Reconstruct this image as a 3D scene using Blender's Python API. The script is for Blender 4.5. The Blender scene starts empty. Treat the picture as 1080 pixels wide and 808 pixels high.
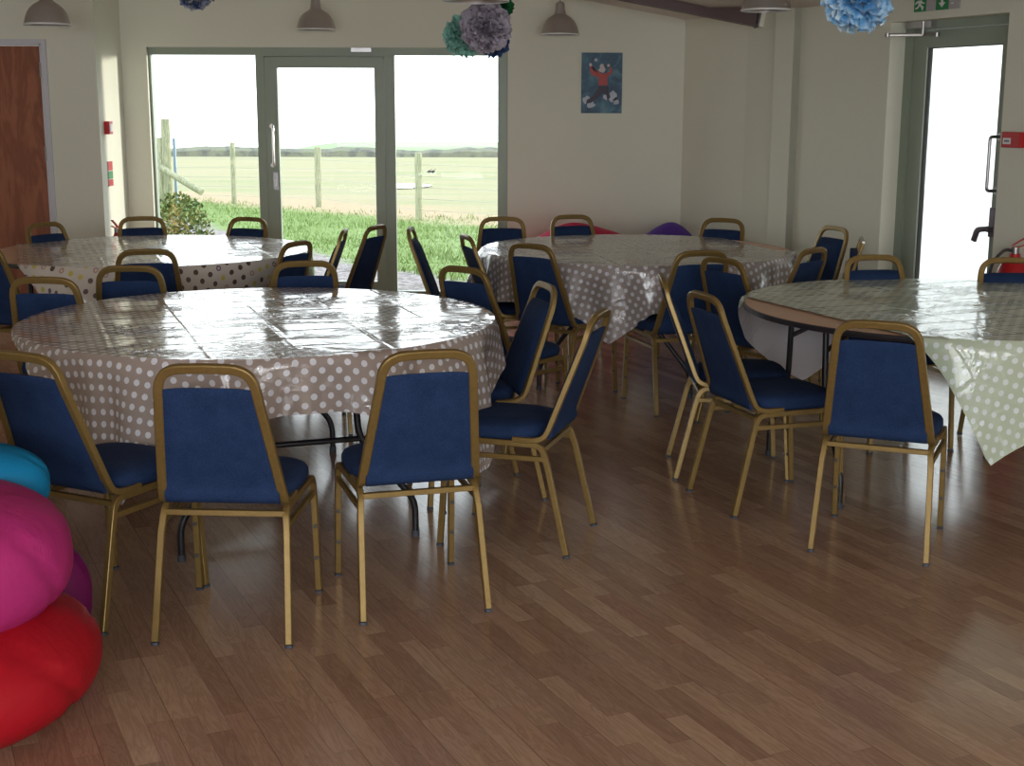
import bpy, bmesh, math, random
from mathutils import Vector, Matrix
random.seed(7)
PI = math.pi
S = 0.965                       # survey units -> metres
CAM_H = 1.583; FPX = 1441.8; PITCH = 0.19885; ROLL = -0.00284
scn = bpy.context.scene; C = scn.collection

# ------------------------------------------------------------------ camera
cd = bpy.data.cameras.new('camera'); cam = bpy.data.objects.new('camera', cd); C.objects.link(cam)
cd.sensor_width = 36.0; cd.lens = FPX/1080*36; cd.clip_start = .05; cd.clip_end = 2000
cam.matrix_world = Matrix.Translation((0, 0, CAM_H)) @ Matrix.Rotation(PI/2-PITCH, 4, 'X') @ Matrix.Rotation(-ROLL, 4, 'Z')
scn.camera = cam
# ------------------------------------------------------------------ light
SKY = 3.6; FLASH = 30.0; REAR = 235.0; SUN = 3.2; EXPO = 0.0
w = bpy.data.worlds.new('overcast_sky'); scn.world = w; w.use_nodes = True
nt = w.node_tree; nt.nodes.clear()
wo = nt.nodes.new('ShaderNodeOutputWorld'); bg = nt.nodes.new('ShaderNodeBackground')
tc = nt.nodes.new('ShaderNodeTexCoord'); sx = nt.nodes.new('ShaderNodeSeparateXYZ'); cr = nt.nodes.new('ShaderNodeValToRGB')
cr.color_ramp.elements[0].position = 0.0; cr.color_ramp.elements[0].color = (.94, .985, 1, 1)
cr.color_ramp.elements[1].position = 0.8; cr.color_ramp.elements[1].color = (.72, .80, .92, 1)
nt.links.new(tc.outputs['Generated'], sx.inputs[0]); nt.links.new(sx.outputs['Z'], cr.inputs[0])
nt.links.new(cr.outputs[0], bg.inputs[0]); bg.inputs[1].default_value = SKY
nt.links.new(bg.outputs[0], wo.inputs[0])

def light(name, kind, loc, energy, color=(1, 1, 1), rot=None, **kw):
    l = bpy.data.lights.new(name, kind); l.energy = energy; l.color = color
    for k, v in kw.items(): setattr(l, k, v)
    o = bpy.data.objects.new(name, l); C.objects.link(o); o.location = loc
    if rot: o.rotation_euler = rot
    return o
# the camera's own flash, just above and right of the lens
light('camera_flash', 'SPOT', (.03, .02, CAM_H+.085), FLASH, (1.0, .97, .93), rot=(PI/2-PITCH+.04, 0, 0),
      spot_size=math.radians(75), spot_blend=.9, shadow_soft_size=.012)
# soft fill added behind the camera to lift the room's brightness
light('rear_fill', 'AREA', (.2, -3.6, 1.7), REAR, (.93, .96, 1.0), rot=(PI/2, 0, 0), shape='RECTANGLE', size=7.0, size_y=1.7)
# low hazy winter sun far to the right of the window wall
light('low_sun', 'SUN', (20, 20, 8), SUN, (1.0, .93, .80), rot=Vector((math.sin(math.radians(58))*math.cos(math.radians(2.6)), math.cos(math.radians(58))*math.cos(math.radians(2.6)), math.sin(math.radians(2.6)))).to_track_quat('Z', 'Y').to_euler(), angle=math.radians(4))
scn.view_settings.view_transform = 'Standard'; scn.view_settings.look = 'None'
scn.view_settings.exposure = EXPO; scn.view_settings.gamma = 1; scn.view_settings.use_curve_mapping = False

# ------------------------------------------------------------------ pixel survey helpers (1080 x 808 frame)
def ray(x, y):
    dx, dy = x-540, 404-y; c, s = math.cos(ROLL), math.sin(ROLL)
    X = c*dx+s*dy; Y = -s*dx+c*dy
    return Vector((X, FPX*math.cos(PITCH)+Y*math.sin(PITCH), -FPX*math.sin(PITCH)+Y*math.cos(PITCH)))
def at_y(x, y, Y0):
    d = ray(x, y); return Vector((0, 0, CAM_H))+d*(Y0/d.y)
def at_z(x, y, z):
    d = ray(x, y); return Vector((0, 0, CAM_H))+d*((z-CAM_H)/d.z)
def at_plane(x, y, P, n):
    d = ray(x, y); o = Vector((0, 0, CAM_H)); return o+d*((P-o).dot(n)/d.dot(n))

# ------------------------------------------------------------------ materials
def srgb(*c):
    if len(c) == 1: c = (c[0],)*3
    return tuple((v/255/12.92 if v/255 <= .04045 else ((v/255+.055)/1.055)**2.4) for v in c)+(1,)
class NT:
    def __init__(s, name):
        s.m = bpy.data.materials.new(name); s.m.use_nodes = True; s.t = s.m.node_tree; s.t.nodes.clear()
        s.out = s.t.nodes.new('ShaderNodeOutputMaterial')
    def n(s, typ, *ins, **kw):
        nd = s.t.nodes.new(typ)
        named = kw.pop('ins', {})
        for k, v in kw.items(): setattr(nd, k, v)
        for i, v in list(enumerate(ins))+list(named.items()):
            if v is None: continue
            if isinstance(v, bpy.types.NodeSocket): s.t.links.new(v, nd.inputs[i])
            else: nd.inputs[i].default_value = v
        return nd
    def math(s, op, a, b=None, c=None): return s.n('ShaderNodeMath', a, b, c, operation=op).outputs[0]
    def vmath(s, op, a, b=None):
        nd = s.n('ShaderNodeVectorMath', a, b, operation=op)
        return nd.outputs['Value'] if op in ('LENGTH', 'DISTANCE', 'DOT_PRODUCT') else nd.outputs[0]
    def mix(s, f, a, b, blend='MIX'):
        nd = s.t.nodes.new('ShaderNodeMix'); nd.data_type = 'RGBA'; nd.blend_type = blend
        for i, v in ((0, f), (6, a), (7, b)):
            if isinstance(v, bpy.types.NodeSocket): s.t.links.new(v, nd.inputs[i])
            else: nd.inputs[i].default_value = v
        return nd.outputs[2]
    def noise(s, vec, scale, detail=2, rough=.5, dist=0):
        return s.n('ShaderNodeTexNoise', ins={'Vector': vec, 'Scale': scale, 'Detail': detail, 'Roughness': rough, 'Distortion': dist})
    def ramp(s, f, stops, interp='LINEAR'):
        nd = s.n('ShaderNodeValToRGB', f); r = nd.color_ramp; r.interpolation = interp
        while len(r.elements) > 1: r.elements.remove(r.elements[-1])
        r.elements[0].position, r.elements[0].color = stops[0]
        for p, c in stops[1:]:
            e = r.elements.new(p); e.color = c
        return nd.outputs[0]
    def obj(s): return s.n('ShaderNodeTexCoord').outputs['Object']
    def uv(s): return s.n('ShaderNodeTexCoord').outputs['UV']
    def pos(s): return s.n('ShaderNodeNewGeometry').outputs['Position']
    def bump(s, h, strength=.3, dist=.01): return s.n('ShaderNodeBump', ins={'Strength': strength, 'Distance': dist, 'Height': h}).outputs[0]
    def finish(s, base, rough=.5, metal=0, spec=.5, normal=None, coat=0, coat_rough=.1, coat_normal=None, sheen=0, emis=None, es=0):
        p = s.n('ShaderNodeBsdfPrincipled', ins={'Base Color': base, 'Roughness': rough, 'Metallic': metal, 'Specular IOR Level': spec,
                'Coat Weight': coat, 'Coat Roughness': coat_rough, 'Sheen Weight': sheen})
        if normal is not None: s.t.links.new(normal, p.inputs['Normal'])
        if coat_normal is not None: s.t.links.new(coat_normal, p.inputs['Coat Normal'])
        if emis is not None: p.inputs['Emission Color'].default_value = emis; p.inputs['Emission Strength'].default_value = es
        s.t.links.new(p.outputs[0], s.out.inputs[0]); return s.m
def simple(name, col, rough=.5, metal=0, spec=.5, var=.06, scale=30, bump=0, **kw):
    t = NT(name); nz = t.noise(t.obj(), scale, 3)
    base = t.mix(nz.outputs[0], tuple(c*(1-var) for c in col[:3])+(1,), tuple(min(1, c*(1+var)) for c in col[:3])+(1,))
    nm = t.bump(nz.outputs[0], bump, .004) if bump else None
    return t.finish(base, rough, metal, spec, nm, **kw)

def m_wall(name, col):
    t = NT(name); p = t.pos(); a = t.noise(p, 1.3, 3); b = t.noise(p, 9, 4, .6)
    base = t.mix(a.outputs[0], tuple(c*.97 for c in col[:3])+(1,), tuple(min(1, c*1.03) for c in col[:3])+(1,))
    return t.finish(base, .62, spec=.25, normal=t.bump(b.outputs[0], .25, .012))
M = {}
M['wall'] = m_wall('cream_emulsion', srgb(224, 224, 209))
M['ceil'] = m_wall('ceiling_paint', srgb(226, 214, 204))
M['trimwhite'] = simple('white_gloss_paint', srgb(205, 205, 212), .35, var=.03)
M['sage'] = simple('sage_powder_coat', srgb(146, 158, 142), .4, var=.04, scale=8)
M['beam'] = simple('oxblood_steel_paint', srgb(74, 38, 38), .45, var=.12, scale=6)
M['rubber'] = simple('dark_gasket', srgb(40, 44, 46), .6)
M['chrome'] = simple('brushed_metal', srgb(170, 168, 168), .3, 1.0)
M['black'] = simple('black_paint', srgb(26, 27, 34), .35, var=.1)
M['red'] = simple('red_enamel', srgb(190, 25, 34), .3, var=.04)
M['white'] = simple('white_plastic', srgb(225, 225, 225), .4, var=.02)
M['green'] = simple('green_sign_face', srgb(25, 130, 70), .4, var=.03)
M['stud'] = simple('grey_stud', srgb(70, 70, 72), .4)
M['foot'] = simple('grey_rubber_foot', srgb(66, 70, 80), .6)

def m_gold():
    t = NT('antique_gold_paint'); nz = t.noise(t.obj(), 60, 3)
    base = t.mix(nz.outputs[0], srgb(124, 102, 56), srgb(148, 124, 74))
    return t.finish(base, .38, .45, normal=t.bump(t.noise(t.obj(), 220, 2).outputs[0], .08, .001))
M['gold'] = m_gold()
def m_fabric(name, c1, c2, sc=1.0, rough=.85):
    t = NT(name); o = t.obj()
    mp = t.n('ShaderNodeMapping', ins={'Vector': o, 'Scale': (1, 1, 1)}).outputs[0]
    a = t.noise(mp, 420*sc, 2, .6); b = t.noise(mp, 14, 3)
    f = t.math('ADD', t.math('MULTIPLY', a.outputs[0], .75), t.math('MULTIPLY', b.outputs[0], .25))
    f = t.n('ShaderNodeMapRange', f, .38, .62).outputs[0]
    return t.finish(t.mix(f, c1, c2), rough, spec=.2, normal=t.bump(a.outputs[0], .3, .002))
M['blue'] = m_fabric('navy_blue_upholstery', srgb(20, 40, 74), srgb(42, 64, 104))

def m_floor():
    t = NT('oak_strip_laminate'); p = t.pos()
    a = math.radians(24.8)
    r = t.n('ShaderNodeVectorRotate', p, ins={'Angle': -a}, rotation_type='Z_AXIS').outputs[0]
    sp = t.n('ShaderNodeSeparateXYZ', r)
    X, Y = sp.outputs[0], sp.outputs[1]
    wdt = .066; ln = .46
    row = t.math('FLOOR', t.math('DIVIDE', X, wdt))
    rr = t.n('ShaderNodeTexWhiteNoise', ins={'W': row}, noise_dimensions='1D').outputs[0]
    yy = t.math('ADD', t.math('DIVIDE', Y, ln), t.math('MULTIPLY', rr, 7.0))
    col = t.math('FLOOR', yy)
    cmb = t.n('ShaderNodeCombineXYZ', row, col, 0.0).outputs[0]
    wn = t.n('ShaderNodeTexWhiteNoise', ins={'Vector': cmb}, noise_dimensions='3D')
    # grain, different on every strip
    gx = t.math('ADD', X, t.math('MULTIPLY', wn.outputs[0], 13.0))
    gv = t.n('ShaderNodeCombineXYZ', t.math('MULTIPLY', gx, 16.0), t.math('MULTIPLY', Y, 1.7), t.math('MULTIPLY', wn.outputs[0], 9.0)).outputs[0]
    g1 = t.noise(gv, 1.6, 5, .62, 1.2)
    wv = t.math('SINE', t.math('MULTIPLY', g1.outputs[0], 38.0))
    gv2 = t.n('ShaderNodeCombineXYZ', t.math('MULTIPLY', gx, 90.0), t.math('MULTIPLY', Y, 5.0), 0.0).outputs[0]
    g2 = t.noise(gv2, 2.0, 4, .6)
    tone = t.ramp(wn.outputs[0], [(0, srgb(172, 140, 116)), (.3, srgb(182, 151, 127)), (.6, srgb(192, 161, 135)), (.85, srgb(204, 174, 146)), (1, srgb(176, 138, 116))])
    dark = t.mix(1.0, tone, srgb(188, 176, 168), 'MULTIPLY')
    c = t.mix(t.math('MULTIPLY', t.math('ADD', wv, 1.0), .20), tone, dark)
    c = t.mix(t.math('MULTIPLY', g2.outputs[0], .55), c, dark)
    # joints
    def edge(v, k, wd):
        f = t.math('FRACT', v); d = t.math('MINIMUM', f, t.math('SUBTRACT', 1.0, f))
        return t.math('LESS_THAN', t.math('MULTIPLY', d, k), wd)
    j = t.math('MAXIMUM', edge(t.math('DIVIDE', X, wdt), wdt, .0007), edge(yy, ln, .0008))
    j3 = edge(t.math('DIVIDE', X, wdt*3), wdt*3, .0012)
    c = t.mix(t.math('MULTIPLY', j, .35), c, srgb(86, 62, 50)); c = t.mix(t.math('MULTIPLY', j3, .45), c, srgb(84, 62, 52))
    rough = t.math('ADD', .12, t.math('MULTIPLY', g2.outputs[0], .12))
    nm = t.bump(t.math('ADD', t.math('MULTIPLY', g2.outputs[0], .5), t.math('MULTIPLY', g1.outputs[0], .5)), .12, .002)
    return t.finish(c, rough, spec=.8, normal=nm)
M['floor'] = m_floor()

def m_wood(name, c1, c2, scale=1.0, rough=.4, axis='Z'):
    t = NT(name); o = t.obj()
    sc = {'Z': (9, 9, 1.3), 'X': (1.3, 9, 9)}[axis]
    mp = t.n('ShaderNodeMapping', ins={'Vector': o, 'Scale': tuple(v*scale for v in sc)}).outputs[0]
    a = t.noise(mp, 1.0, 5, .6, 1.5); wv = t.math('SINE', t.math('MULTIPLY', a.outputs[0], 30.0))
    f = t.math('MULTIPLY', t.math('ADD', wv, 1.0), .5)
    return t.finish(t.mix(f, c1, c2), rough, spec=.4)
M['door'] = m_wood('red_brown_door_veneer', srgb(138, 84, 62), srgb(162, 102, 76), .45)
M['tablewood'] = m_wood('beech_laminate', srgb(218, 178, 148), srgb(226, 188, 158), 1.0, .35, 'X')

def m_cloth(name, ground, dot, multi=False, spacing=.060, rad=.19, crease=1.0):
    """spotted oilcloth under clear plastic; UV is in metres on the flat cloth"""
    t = NT(name); uv = t.uv()
    p = t.vmath('MULTIPLY', uv, (1/spacing, 1/spacing, 0)) if False else t.n('ShaderNodeVectorMath', uv, (1/spacing, 1/spacing, 0), operation='MULTIPLY').outputs[0]
    def lattice(off):
        q = t.n('ShaderNodeVectorMath', p, (off, off, 0), operation='ADD').outputs[0]
        fr = t.n('ShaderNodeVectorMath', q, operation='FRACTION').outputs[0]
        ce = t.n('ShaderNodeVectorMath', fr, (.5, .5, 0), operation='SUBTRACT').outputs[0]
        fl = t.n('ShaderNodeVectorMath', q, operation='FLOOR').outputs[0]
        fl = t.n('ShaderNodeVectorMath', fl, (off*7.3, off*3.1, 0), operation='ADD').outputs[0]
        return t.vmath('LENGTH', ce), fl
    d1, f1 = lattice(100.0); d2, f2 = lattice(100.5)
    if multi:
        base = ground
        for d, fl in ((d1, f1), (d2, f2)):
            wn = t.n('ShaderNodeTexWhiteNoise', ins={'Vector': fl}, noise_dimensions='3D')
            col = t.ramp(wn.outputs[0], [(0, srgb(92, 70, 66)), (.35, srgb(196, 184, 96)), (.6, srgb(104, 84, 100)), (.8, srgb(178, 138, 120))], 'CONSTANT')
            msk = t.math('LESS_THAN', d, rad)
            ring = t.math('MULTIPLY', t.math('LESS_THAN', d, rad*.5), t.math('GREATER_THAN', wn.outputs[0], .72))
            msk = t.math('SUBTRACT', msk, ring)
            base = t.mix(msk, base, col)
    else:
        m = t.math('LESS_THAN', t.math('MINIMUM', d1, d2), rad)
        base = t.mix(m, ground, dot)
    geo = t.n('ShaderNodeNewGeometry')
    base = t.mix(geo.outputs['Backfacing'], base, srgb(214, 214, 222))
    # fold creases and wrinkles in the clear top sheet
    nz = t.noise(uv, 2.4, 2); wob = t.math('MULTIPLY', t.math('SUBTRACT', nz.outputs[0], .5), .05)
    s = t.n('ShaderNodeSeparateXYZ', uv)
    def fold(v, step, wd):
        q = t.math('ADD', t.math('DIVIDE', v, step), t.math('ADD', wob, 50.0)); f = t.math('FRACT', q)
        d = t.math('MULTIPLY', t.math('ABSOLUTE', t.math('SUBTRACT', f, .5)), step)
        return t.n('ShaderNodeMapRange', d, 0.0, wd, 1.0, 0.0, interpolation_type='SMOOTHSTEP').outputs[0]
    h = t.math('ADD', t.math('MULTIPLY', fold(s.outputs[1], .17, .011), 2.2), t.math('MULTIPLY', fold(s.outputs[0], .31, .014), 1.0))
    w1 = t.noise(uv, 3.2, 3, .5, .8); w2 = t.noise(uv, 11, 3, .55, 2.2)
    ridg = t.math('POWER', t.math('SUBTRACT', 1.0, t.math('ABSOLUTE', t.math('MULTIPLY', t.math('SUBTRACT', w2.outputs[0], .5), 5.0))), 6.0)
    gate = t.n('ShaderNodeMapRange', w1.outputs[0], .52, .60).outputs[0]
    h = t.math('ADD', t.math('MULTIPLY', h, .5*crease), t.math('MULTIPLY', t.math('MULTIPLY', ridg, gate), 1.4*crease))
    h = t.math('ADD', h, t.math('MULTIPLY', w1.outputs[0], 1.8))
    nm = t.bump(h, .6, .0032)
    return t.finish(base, .55, spec=.3, coat=1.0, coat_rough=.085, coat_normal=nm)
M['taupe'] = m_cloth('taupe_spotted_oilcloth', srgb(166, 152, 144), srgb(226, 228, 236))
M['taupe2'] = m_cloth('taupe_spotted_oilcloth_smooth', srgb(150, 140, 136), srgb(205, 205, 214), crease=.6)
M['multi'] = m_cloth('multicolour_spotted_oilcloth', srgb(206, 198, 188), None, True, spacing=.085, rad=.17)
M['sagecloth'] = m_cloth('sage_spotted_oilcloth', srgb(180, 194, 172), srgb(214, 224, 224))

def m_glass():
    t = NT('clear_window_glass')
    tr = t.n('ShaderNodeBsdfTransparent', (.97, .985, .98, 1)); gl = t.n('ShaderNodeBsdfGlossy', (1, 1, 1, 1), ins={'Roughness': .02})
    fr = t.n('ShaderNodeFresnel', ins={'IOR': 1.35})
    bf = t.n('ShaderNodeNewGeometry').outputs['Backfacing']
    ms = t.n('ShaderNodeMixShader', t.math('MULTIPLY', fr.outputs[0], t.math('SUBTRACT', 1.0, bf)), tr.outputs[0], gl.outputs[0])
    t.t.links.new(ms.outputs[0], t.out.inputs[0]); return t.m
M['glass'] = m_glass()

# ------------------------------------------------------------------ mesh builder
class MB:
    def __init__(s): s.v = []; s.f = []; s.uv = {}
    def add(s, vs, fs):
        o = len(s.v); s.v += [tuple(v) for v in vs]; s.f += [tuple(i+o for i in f) for f in fs]; return o
    def box(s, x0, x1, y0, y1, z0, z1, mat=None):
        vs = [(x, y, z) for z in (z0, z1) for y in (y0, y1) for x in (x0, x1)]
        if mat is not None: vs = [mat @ Vector(v) for v in vs]
        s.add(vs, [(0, 2, 3, 1), (4, 5, 7, 6), (0, 1, 5, 4), (2, 6, 7, 3), (0, 4, 6, 2), (1, 3, 7, 5)]); return s
    def prism(s, poly, z0, z1, mat=None):
        n = len(poly); vs = [(x, y, z0) for x, y in poly]+[(x, y, z1) for x, y in poly]
        if mat is not None: vs = [mat @ Vector(v) for v in vs]
        s.add(vs, [tuple(range(n))[::-1], tuple(range(n, 2*n))]+[(i, (i+1) % n, n+(i+1) % n, n+i) for i in range(n)]); return s
    def sweep(s, path, w, h, up=(1, 0, 0), chamfer=.3, n=8, caps=True):
        """square tube: w along `up` side axis, h along the other"""
        P = [Vector(p) for p in path]; rings = []
        side = Vector(up)
        if n == 8:
            a, c = .5, .5-chamfer*.28
            prof = [(a, c), (c, a), (-c, a), (-a, c), (-a, -c), (-c, -a), (c, -a), (a, -c)]
        else: prof = [(.5*math.cos(2*PI*i/n), .5*math.sin(2*PI*i/n)) for i in range(n)]
        prevs = None
        for i, p in enumerate(P):
            t = (P[min(i+1, len(P)-1)]-P[max(i-1, 0)]).normalized()
            sd = side if prevs is None else prevs
            sd = (sd-t*sd.dot(t))
            if sd.length < 1e-4: sd = Vector((0, 1, 0)) if abs(t.y) < .9 else Vector((0, 0, 1)); sd = sd-t*sd.dot(t)
            sd.normalize(); prevs = sd; q = t.cross(sd)
            rings.append([p+sd*(a*w)+q*(b*h) for a, b in prof])
        k = len(prof); o = len(s.v)
        for r in rings: s.v += [tuple(v) for v in r]
        for i in range(len(rings)-1):
            for j in range(k):
                a = o+i*k+j; b = o+i*k+(j+1) % k; s.f.append((a, b, b+k, a+k))
        if caps: s.f.append(tuple(o+j for j in range(k))[::-1]); s.f.append(tuple(o+(len(rings)-1)*k+j for j in range(k)))
        return s
    def lathe(s, prof, seg=32, mat=None, cap=False):
        vs = []; k = len(prof)
        for i in range(seg):
            a = 2*PI*i/seg
            for r, z in prof: vs.append((r*math.cos(a), r*math.sin(a), z))
        if mat is not None: vs = [mat @ Vector(v) for v in vs]
        fs = [(i*k+j, ((i+1) % seg)*k+j, ((i+1) % seg)*k+j+1, i*k+j+1) for i in range(seg) for j in range(k-1)]
        if cap: fs.append(tuple(i*k for i in range(seg))[::-1]); fs.append(tuple(i*k+k-1 for i in range(seg)))
        s.add(vs, fs); return s
    def mesh(s, name, mat, smooth=True, angle=35, uvs=None):
        me = bpy.data.meshes.new(name); me.from_pydata(s.v, [], s.f); me.update()
        bm = bmesh.new(); bm.from_mesh(me)
        if uvs is None: bmesh.ops.recalc_face_normals(bm, faces=bm.faces)
        if smooth:
            for f in bm.faces: f.smooth = True
            for e in bm.edges:
                if len(e.link_faces) == 2 and e.calc_face_angle(0) > math.radians(angle): e.smooth = False
        if uvs is not None:
            lay = bm.loops.layers.uv.new('UVMap')
            for f in bm.faces:
                for l in f.loops: l[lay].uv = uvs[l.vert.index]
        bm.to_mesh(me); bm.free()
        if mat is not None: me.materials.append(mat)
        return me
    def build(s, name, mat, parent=None, **kw):
        o = bpy.data.objects.new(name, s.mesh(name, mat, **kw)); C.objects.link(o)
        if parent is not None: o.parent = parent
        return o
def tag(o, label=None, cat=None, group=None, kind=None):
    if label: o['label'] = label
    if cat: o['category'] = cat
    if group: o['group'] = group
    if kind: o['kind'] = kind
    return o
def empty(name, loc=(0, 0, 0), rz=0, **kw):
    o = bpy.data.objects.new(name, None); C.objects.link(o); o.location = loc; o.rotation_euler = (0, 0, rz)
    o.empty_display_size = .1; return tag(o, **kw)
def struct(o): o['kind'] = 'structure'; return o
def copy_tree(o, parent=None):
    c = o.copy(); C.objects.link(c)
    if parent is not None: c.parent = parent
    for ch in [x for x in KIDS.get(o.name, [])]: copy_tree(ch, c)
    return c
KIDS = {}
def index_kids():
    KIDS.clear()
    for o in bpy.data.objects:
        if o.parent: KIDS.setdefault(o.parent.name, []).append(o)
def spline(pts, n=6):
    P = [Vector(p) for p in pts]; out = []
    for i in range(len(P)-1):
        p0 = P[max(i-1, 0)]; p1 = P[i]; p2 = P[i+1]; p3 = P[min(i+2, len(P)-1)]
        for k in range(n):
            t = k/n; out.append(.5*((2*p1)+(-p0+p2)*t+(2*p0-5*p1+4*p2-p3)*t*t+(-p0+3*p1-3*p2+p3)*t**3))
    out.append(P[-1]); return out
def fillet(pts, r, n=5):
    """polyline with rounded corners"""
    P = [Vector(p) for p in pts]; out = [P[0]]
    for i in range(1, len(P)-1):
        a, b, c = P[i-1], P[i], P[i+1]
        rr = min(r, (a-b).length*.48, (c-b).length*.48)
        p, q = b+(a-b).normalized()*rr, b+(c-b).normalized()*rr
        for k in range(n+1):
            t = k/n; out.append(p*(1-t)**2+b*2*t*(1-t)+q*t*t)
    out.append(P[-1]); return out

# ================================================================== THE ROOM
YB = 11.6*S                                  # inner face of window wall
XR = at_y(130, 100, YB).x                    # left return wall plane
d = ray(103, 100); YD = XR/d.x*d.y           # wall with the brown door
XC = at_y(722, 60, YB).x                     # corner of window wall and side wall
ZE = 2.27                                    # eaves
def zc(X):                                   # underside of ceiling
    ridge = -2.6
    if X > XC: return ZE
    if X > ridge: return ZE+.185*(XC-X)
    return ZE+.185*(XC-ridge)-.185*(ridge-X)
# door wall on the right, oblique
DO = Vector((2.583*S, 9.4155*S, 0)); D2 = Vector((2.9775*S, 8.520*S, 0))
du = (D2-DO).normalized(); dn = Vector((-du.y, du.x, 0))     # outward
if dn.x < 0: dn = -dn
REC = .12
WP = DO-dn*REC                                # point on inner wall face
p837 = at_plane(837, 150, WP, dn); p820 = at_plane(820, 150, WP, dn)
# floor
mb = MB(); mb.box(-7.2, 8.0, -4.2, YB+.32, -.12, 0)
struct(mb.build('floor', M['floor'], smooth=False))
# window wall
wl, wr, wt = at_y(154, 50, YB).x, at_y(535.5, 50, YB).x, at_y(300, 49.8, YB).z
TH = .13
mb = MB()
mb.box(XR-.0, wl, YB, YB+TH, 0, 3.3); mb.box(wr, XC+.4, YB, YB+TH, 0, 3.3); mb.box(wl, wr, YB, YB+TH, wt, 3.3)
struct(mb.build('wall_back', M['wall'], smooth=False))
mb = MB(); mb.box(XR-.25, XR, YD+.2, YB+TH, 0, 3.3); struct(mb.build('wall_left_return', M['wall'], smooth=False))
# wall with brown door (frame opening)
dl = at_y(0, 45, YD).x; dr = at_y(48.5, 45, YD).x; dtop = at_y(30, 41.3, YD).z
px_m = (at_y(49, 60, YD).x-at_y(48, 60, YD).x)
tr_w = px_m*6.5; door_w = .80
dl = dr-2*tr_w-door_w
mb = MB(); mb.box(-7.2, dl+.03, YD, YD+.2, 0, 3.3); mb.box(dr-.03, XR, YD, YD+.2, 0, 3.3); mb.box(dl+.03, dr-.03, YD, YD+.2, dtop-.03, 3.3)

struct(mb.build('wall_left', M['wall'], smooth=False))
mb = MB()
for a, b in ((dl, dl+tr_w), (dr-tr_w, dr)): mb.box(a, b, YD-.018, YD, 0, dtop)
mb.box(dl+tr_w, dr-tr_w, YD-.018, YD, dtop-tr_w, dtop)
for a, b in ((dl+tr_w*.72, dl+tr_w), (dr-tr_w, dr-tr_w*.72)): mb.box(a, b, YD-.026, YD+.16, 0, dtop-tr_w*.7)
mb.box(dl+tr_w*.72, dr-tr_w*.72, YD-.026, YD+.16, dtop-tr_w, dtop-tr_w*.7)
struct(mb.build('trim_1', M['trimwhite'], smooth=False))
mb = MB(); mb.box(dl+tr_w+.003, dr-tr_w-.003, YD+.005, YD+.05, .006, dtop-tr_w-.004)
d1 = struct(mb.build('door_1', M['door'], smooth=False))
for z in (.25, 1.18, 1.8):
    mb = MB(); mb.box(dr-tr_w-.006, dr-tr_w+.008, YD-.031, YD+.004, z, z+.1); mb.lathe([(.006, -.004), (.006, .104)], 10, Matrix.Translation((dr-tr_w, YD-.031, z)), cap=True)
    mb.build('hinge', M['chrome'], d1)
mb = MB(); mb.lathe([(.0, 0), (.026, 0), (.026, .008), (.011, .008), (.011, .045), (0, .045)], 16, Matrix.Translation((dl+tr_w+.07, YD+.005, 1.02)) @ Matrix.Rotation(PI/2, 4, 'X'))
mb.box(dl+tr_w+.06, dl+tr_w+.18, YD-.047, YD-.033, 1.012, 1.030); mb.build('door_handle', M['chrome'], d1)

# far-left wall and wall behind the camera
mb = MB(); mb.box(-7.4, -7.2, -4.4, YD+.2, 0, 3.3); struct(mb.build('wall_far_left', M['wall'], smooth=False))
mb = MB()
mb.box(-7.2, 9, -4.4, -4.2, 0, .8); mb.box(-7.2, 9, -4.4, -4.2, 2.3, 3.3)
for a, b in ((-7.2, -2.5), (3.0, 9)): mb.box(a, b, -4.4, -4.2, .8, 2.3)
struct(mb.build('wall_rear', M['wall'], smooth=False))
# side wall from the corner to the oblique door wall (gently bowed) with its shallow pier
def on_ray_at(x, Y): d = ray(x, 150); return Vector((d.x/d.y*Y, Y, 0))
P0 = Vector((XC, YB, 0)); P3 = Vector((p837.x, p837.y, 0))
t781 = .42; mid = P0.lerp(P3, t781); r = on_ray_at(781, 1)
# intersection of ray through x=781 with P0-P3, pushed slightly outward
rx = r.x
tt = (P0.x-rx*P0.y)/((P0.x-rx*P0.y)-(P3.x-rx*P3.y)); P1 = P0.lerp(P3, tt)+Vector((.035, .02, 0))
r2 = on_ray_at(817, 1).x; tt = (P0.x-r2*P0.y)/((P0.x-r2*P0.y)-(P3.x-r2*P3.y)); P2 = P0.lerp(P3, tt)
pier = Vector((-.04, -.05, 0))
poly_in = [P0, P1, P2, P2+pier*.9, P3+pier, P3+Vector((.012, -.02, 0))]
out = [p+Vector((.3, .1, 0)) for p in poly_in]
mb = MB()
for i in range(len(poly_in)-1):
    a, b, c_, e = poly_in[i], poly_in[i+1], out[i+1], out[i]
    mb.prism([(a.x, a.y), (b.x, b.y), (c_.x, c_.y), (e.x, e.y)], 0, ZE+.1)
struct(mb.build('wall_right', M['wall'], smooth=False))
# door wall in local frame: s along du, t = outward, z
DM = Matrix(((du.x, dn.x, 0, WP.x), (du.y, dn.y, 0, WP.y), (0, 0, 1, 0), (0, 0, 0, 1)))
DMi = DM.inverted()
def loc_in(x, y): return DMi @ at_plane(x, y, WP, dn)                     # on inner face
def loc_fr(x, y): return DMi @ at_plane(x, y, DO, dn)                     # on frame face
s_l = loc_in(933, 150).x; s_r = loc_in(1061.5, 60).x; z_top = loc_in(1000, 18.5).z
s0 = (DMi @ P3).x
mb = MB(); THD = .30
mb.box(s0, s_l, 0, THD, 0, ZE+.1, DM); mb.box(s_r, 9.5, 0, THD, 0, ZE+.1, DM); mb.box(s_l, s_r, 0, THD, z_top, ZE+.1, DM)
struct(mb.build('wall_right_door', M['wall'], smooth=False))
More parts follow.
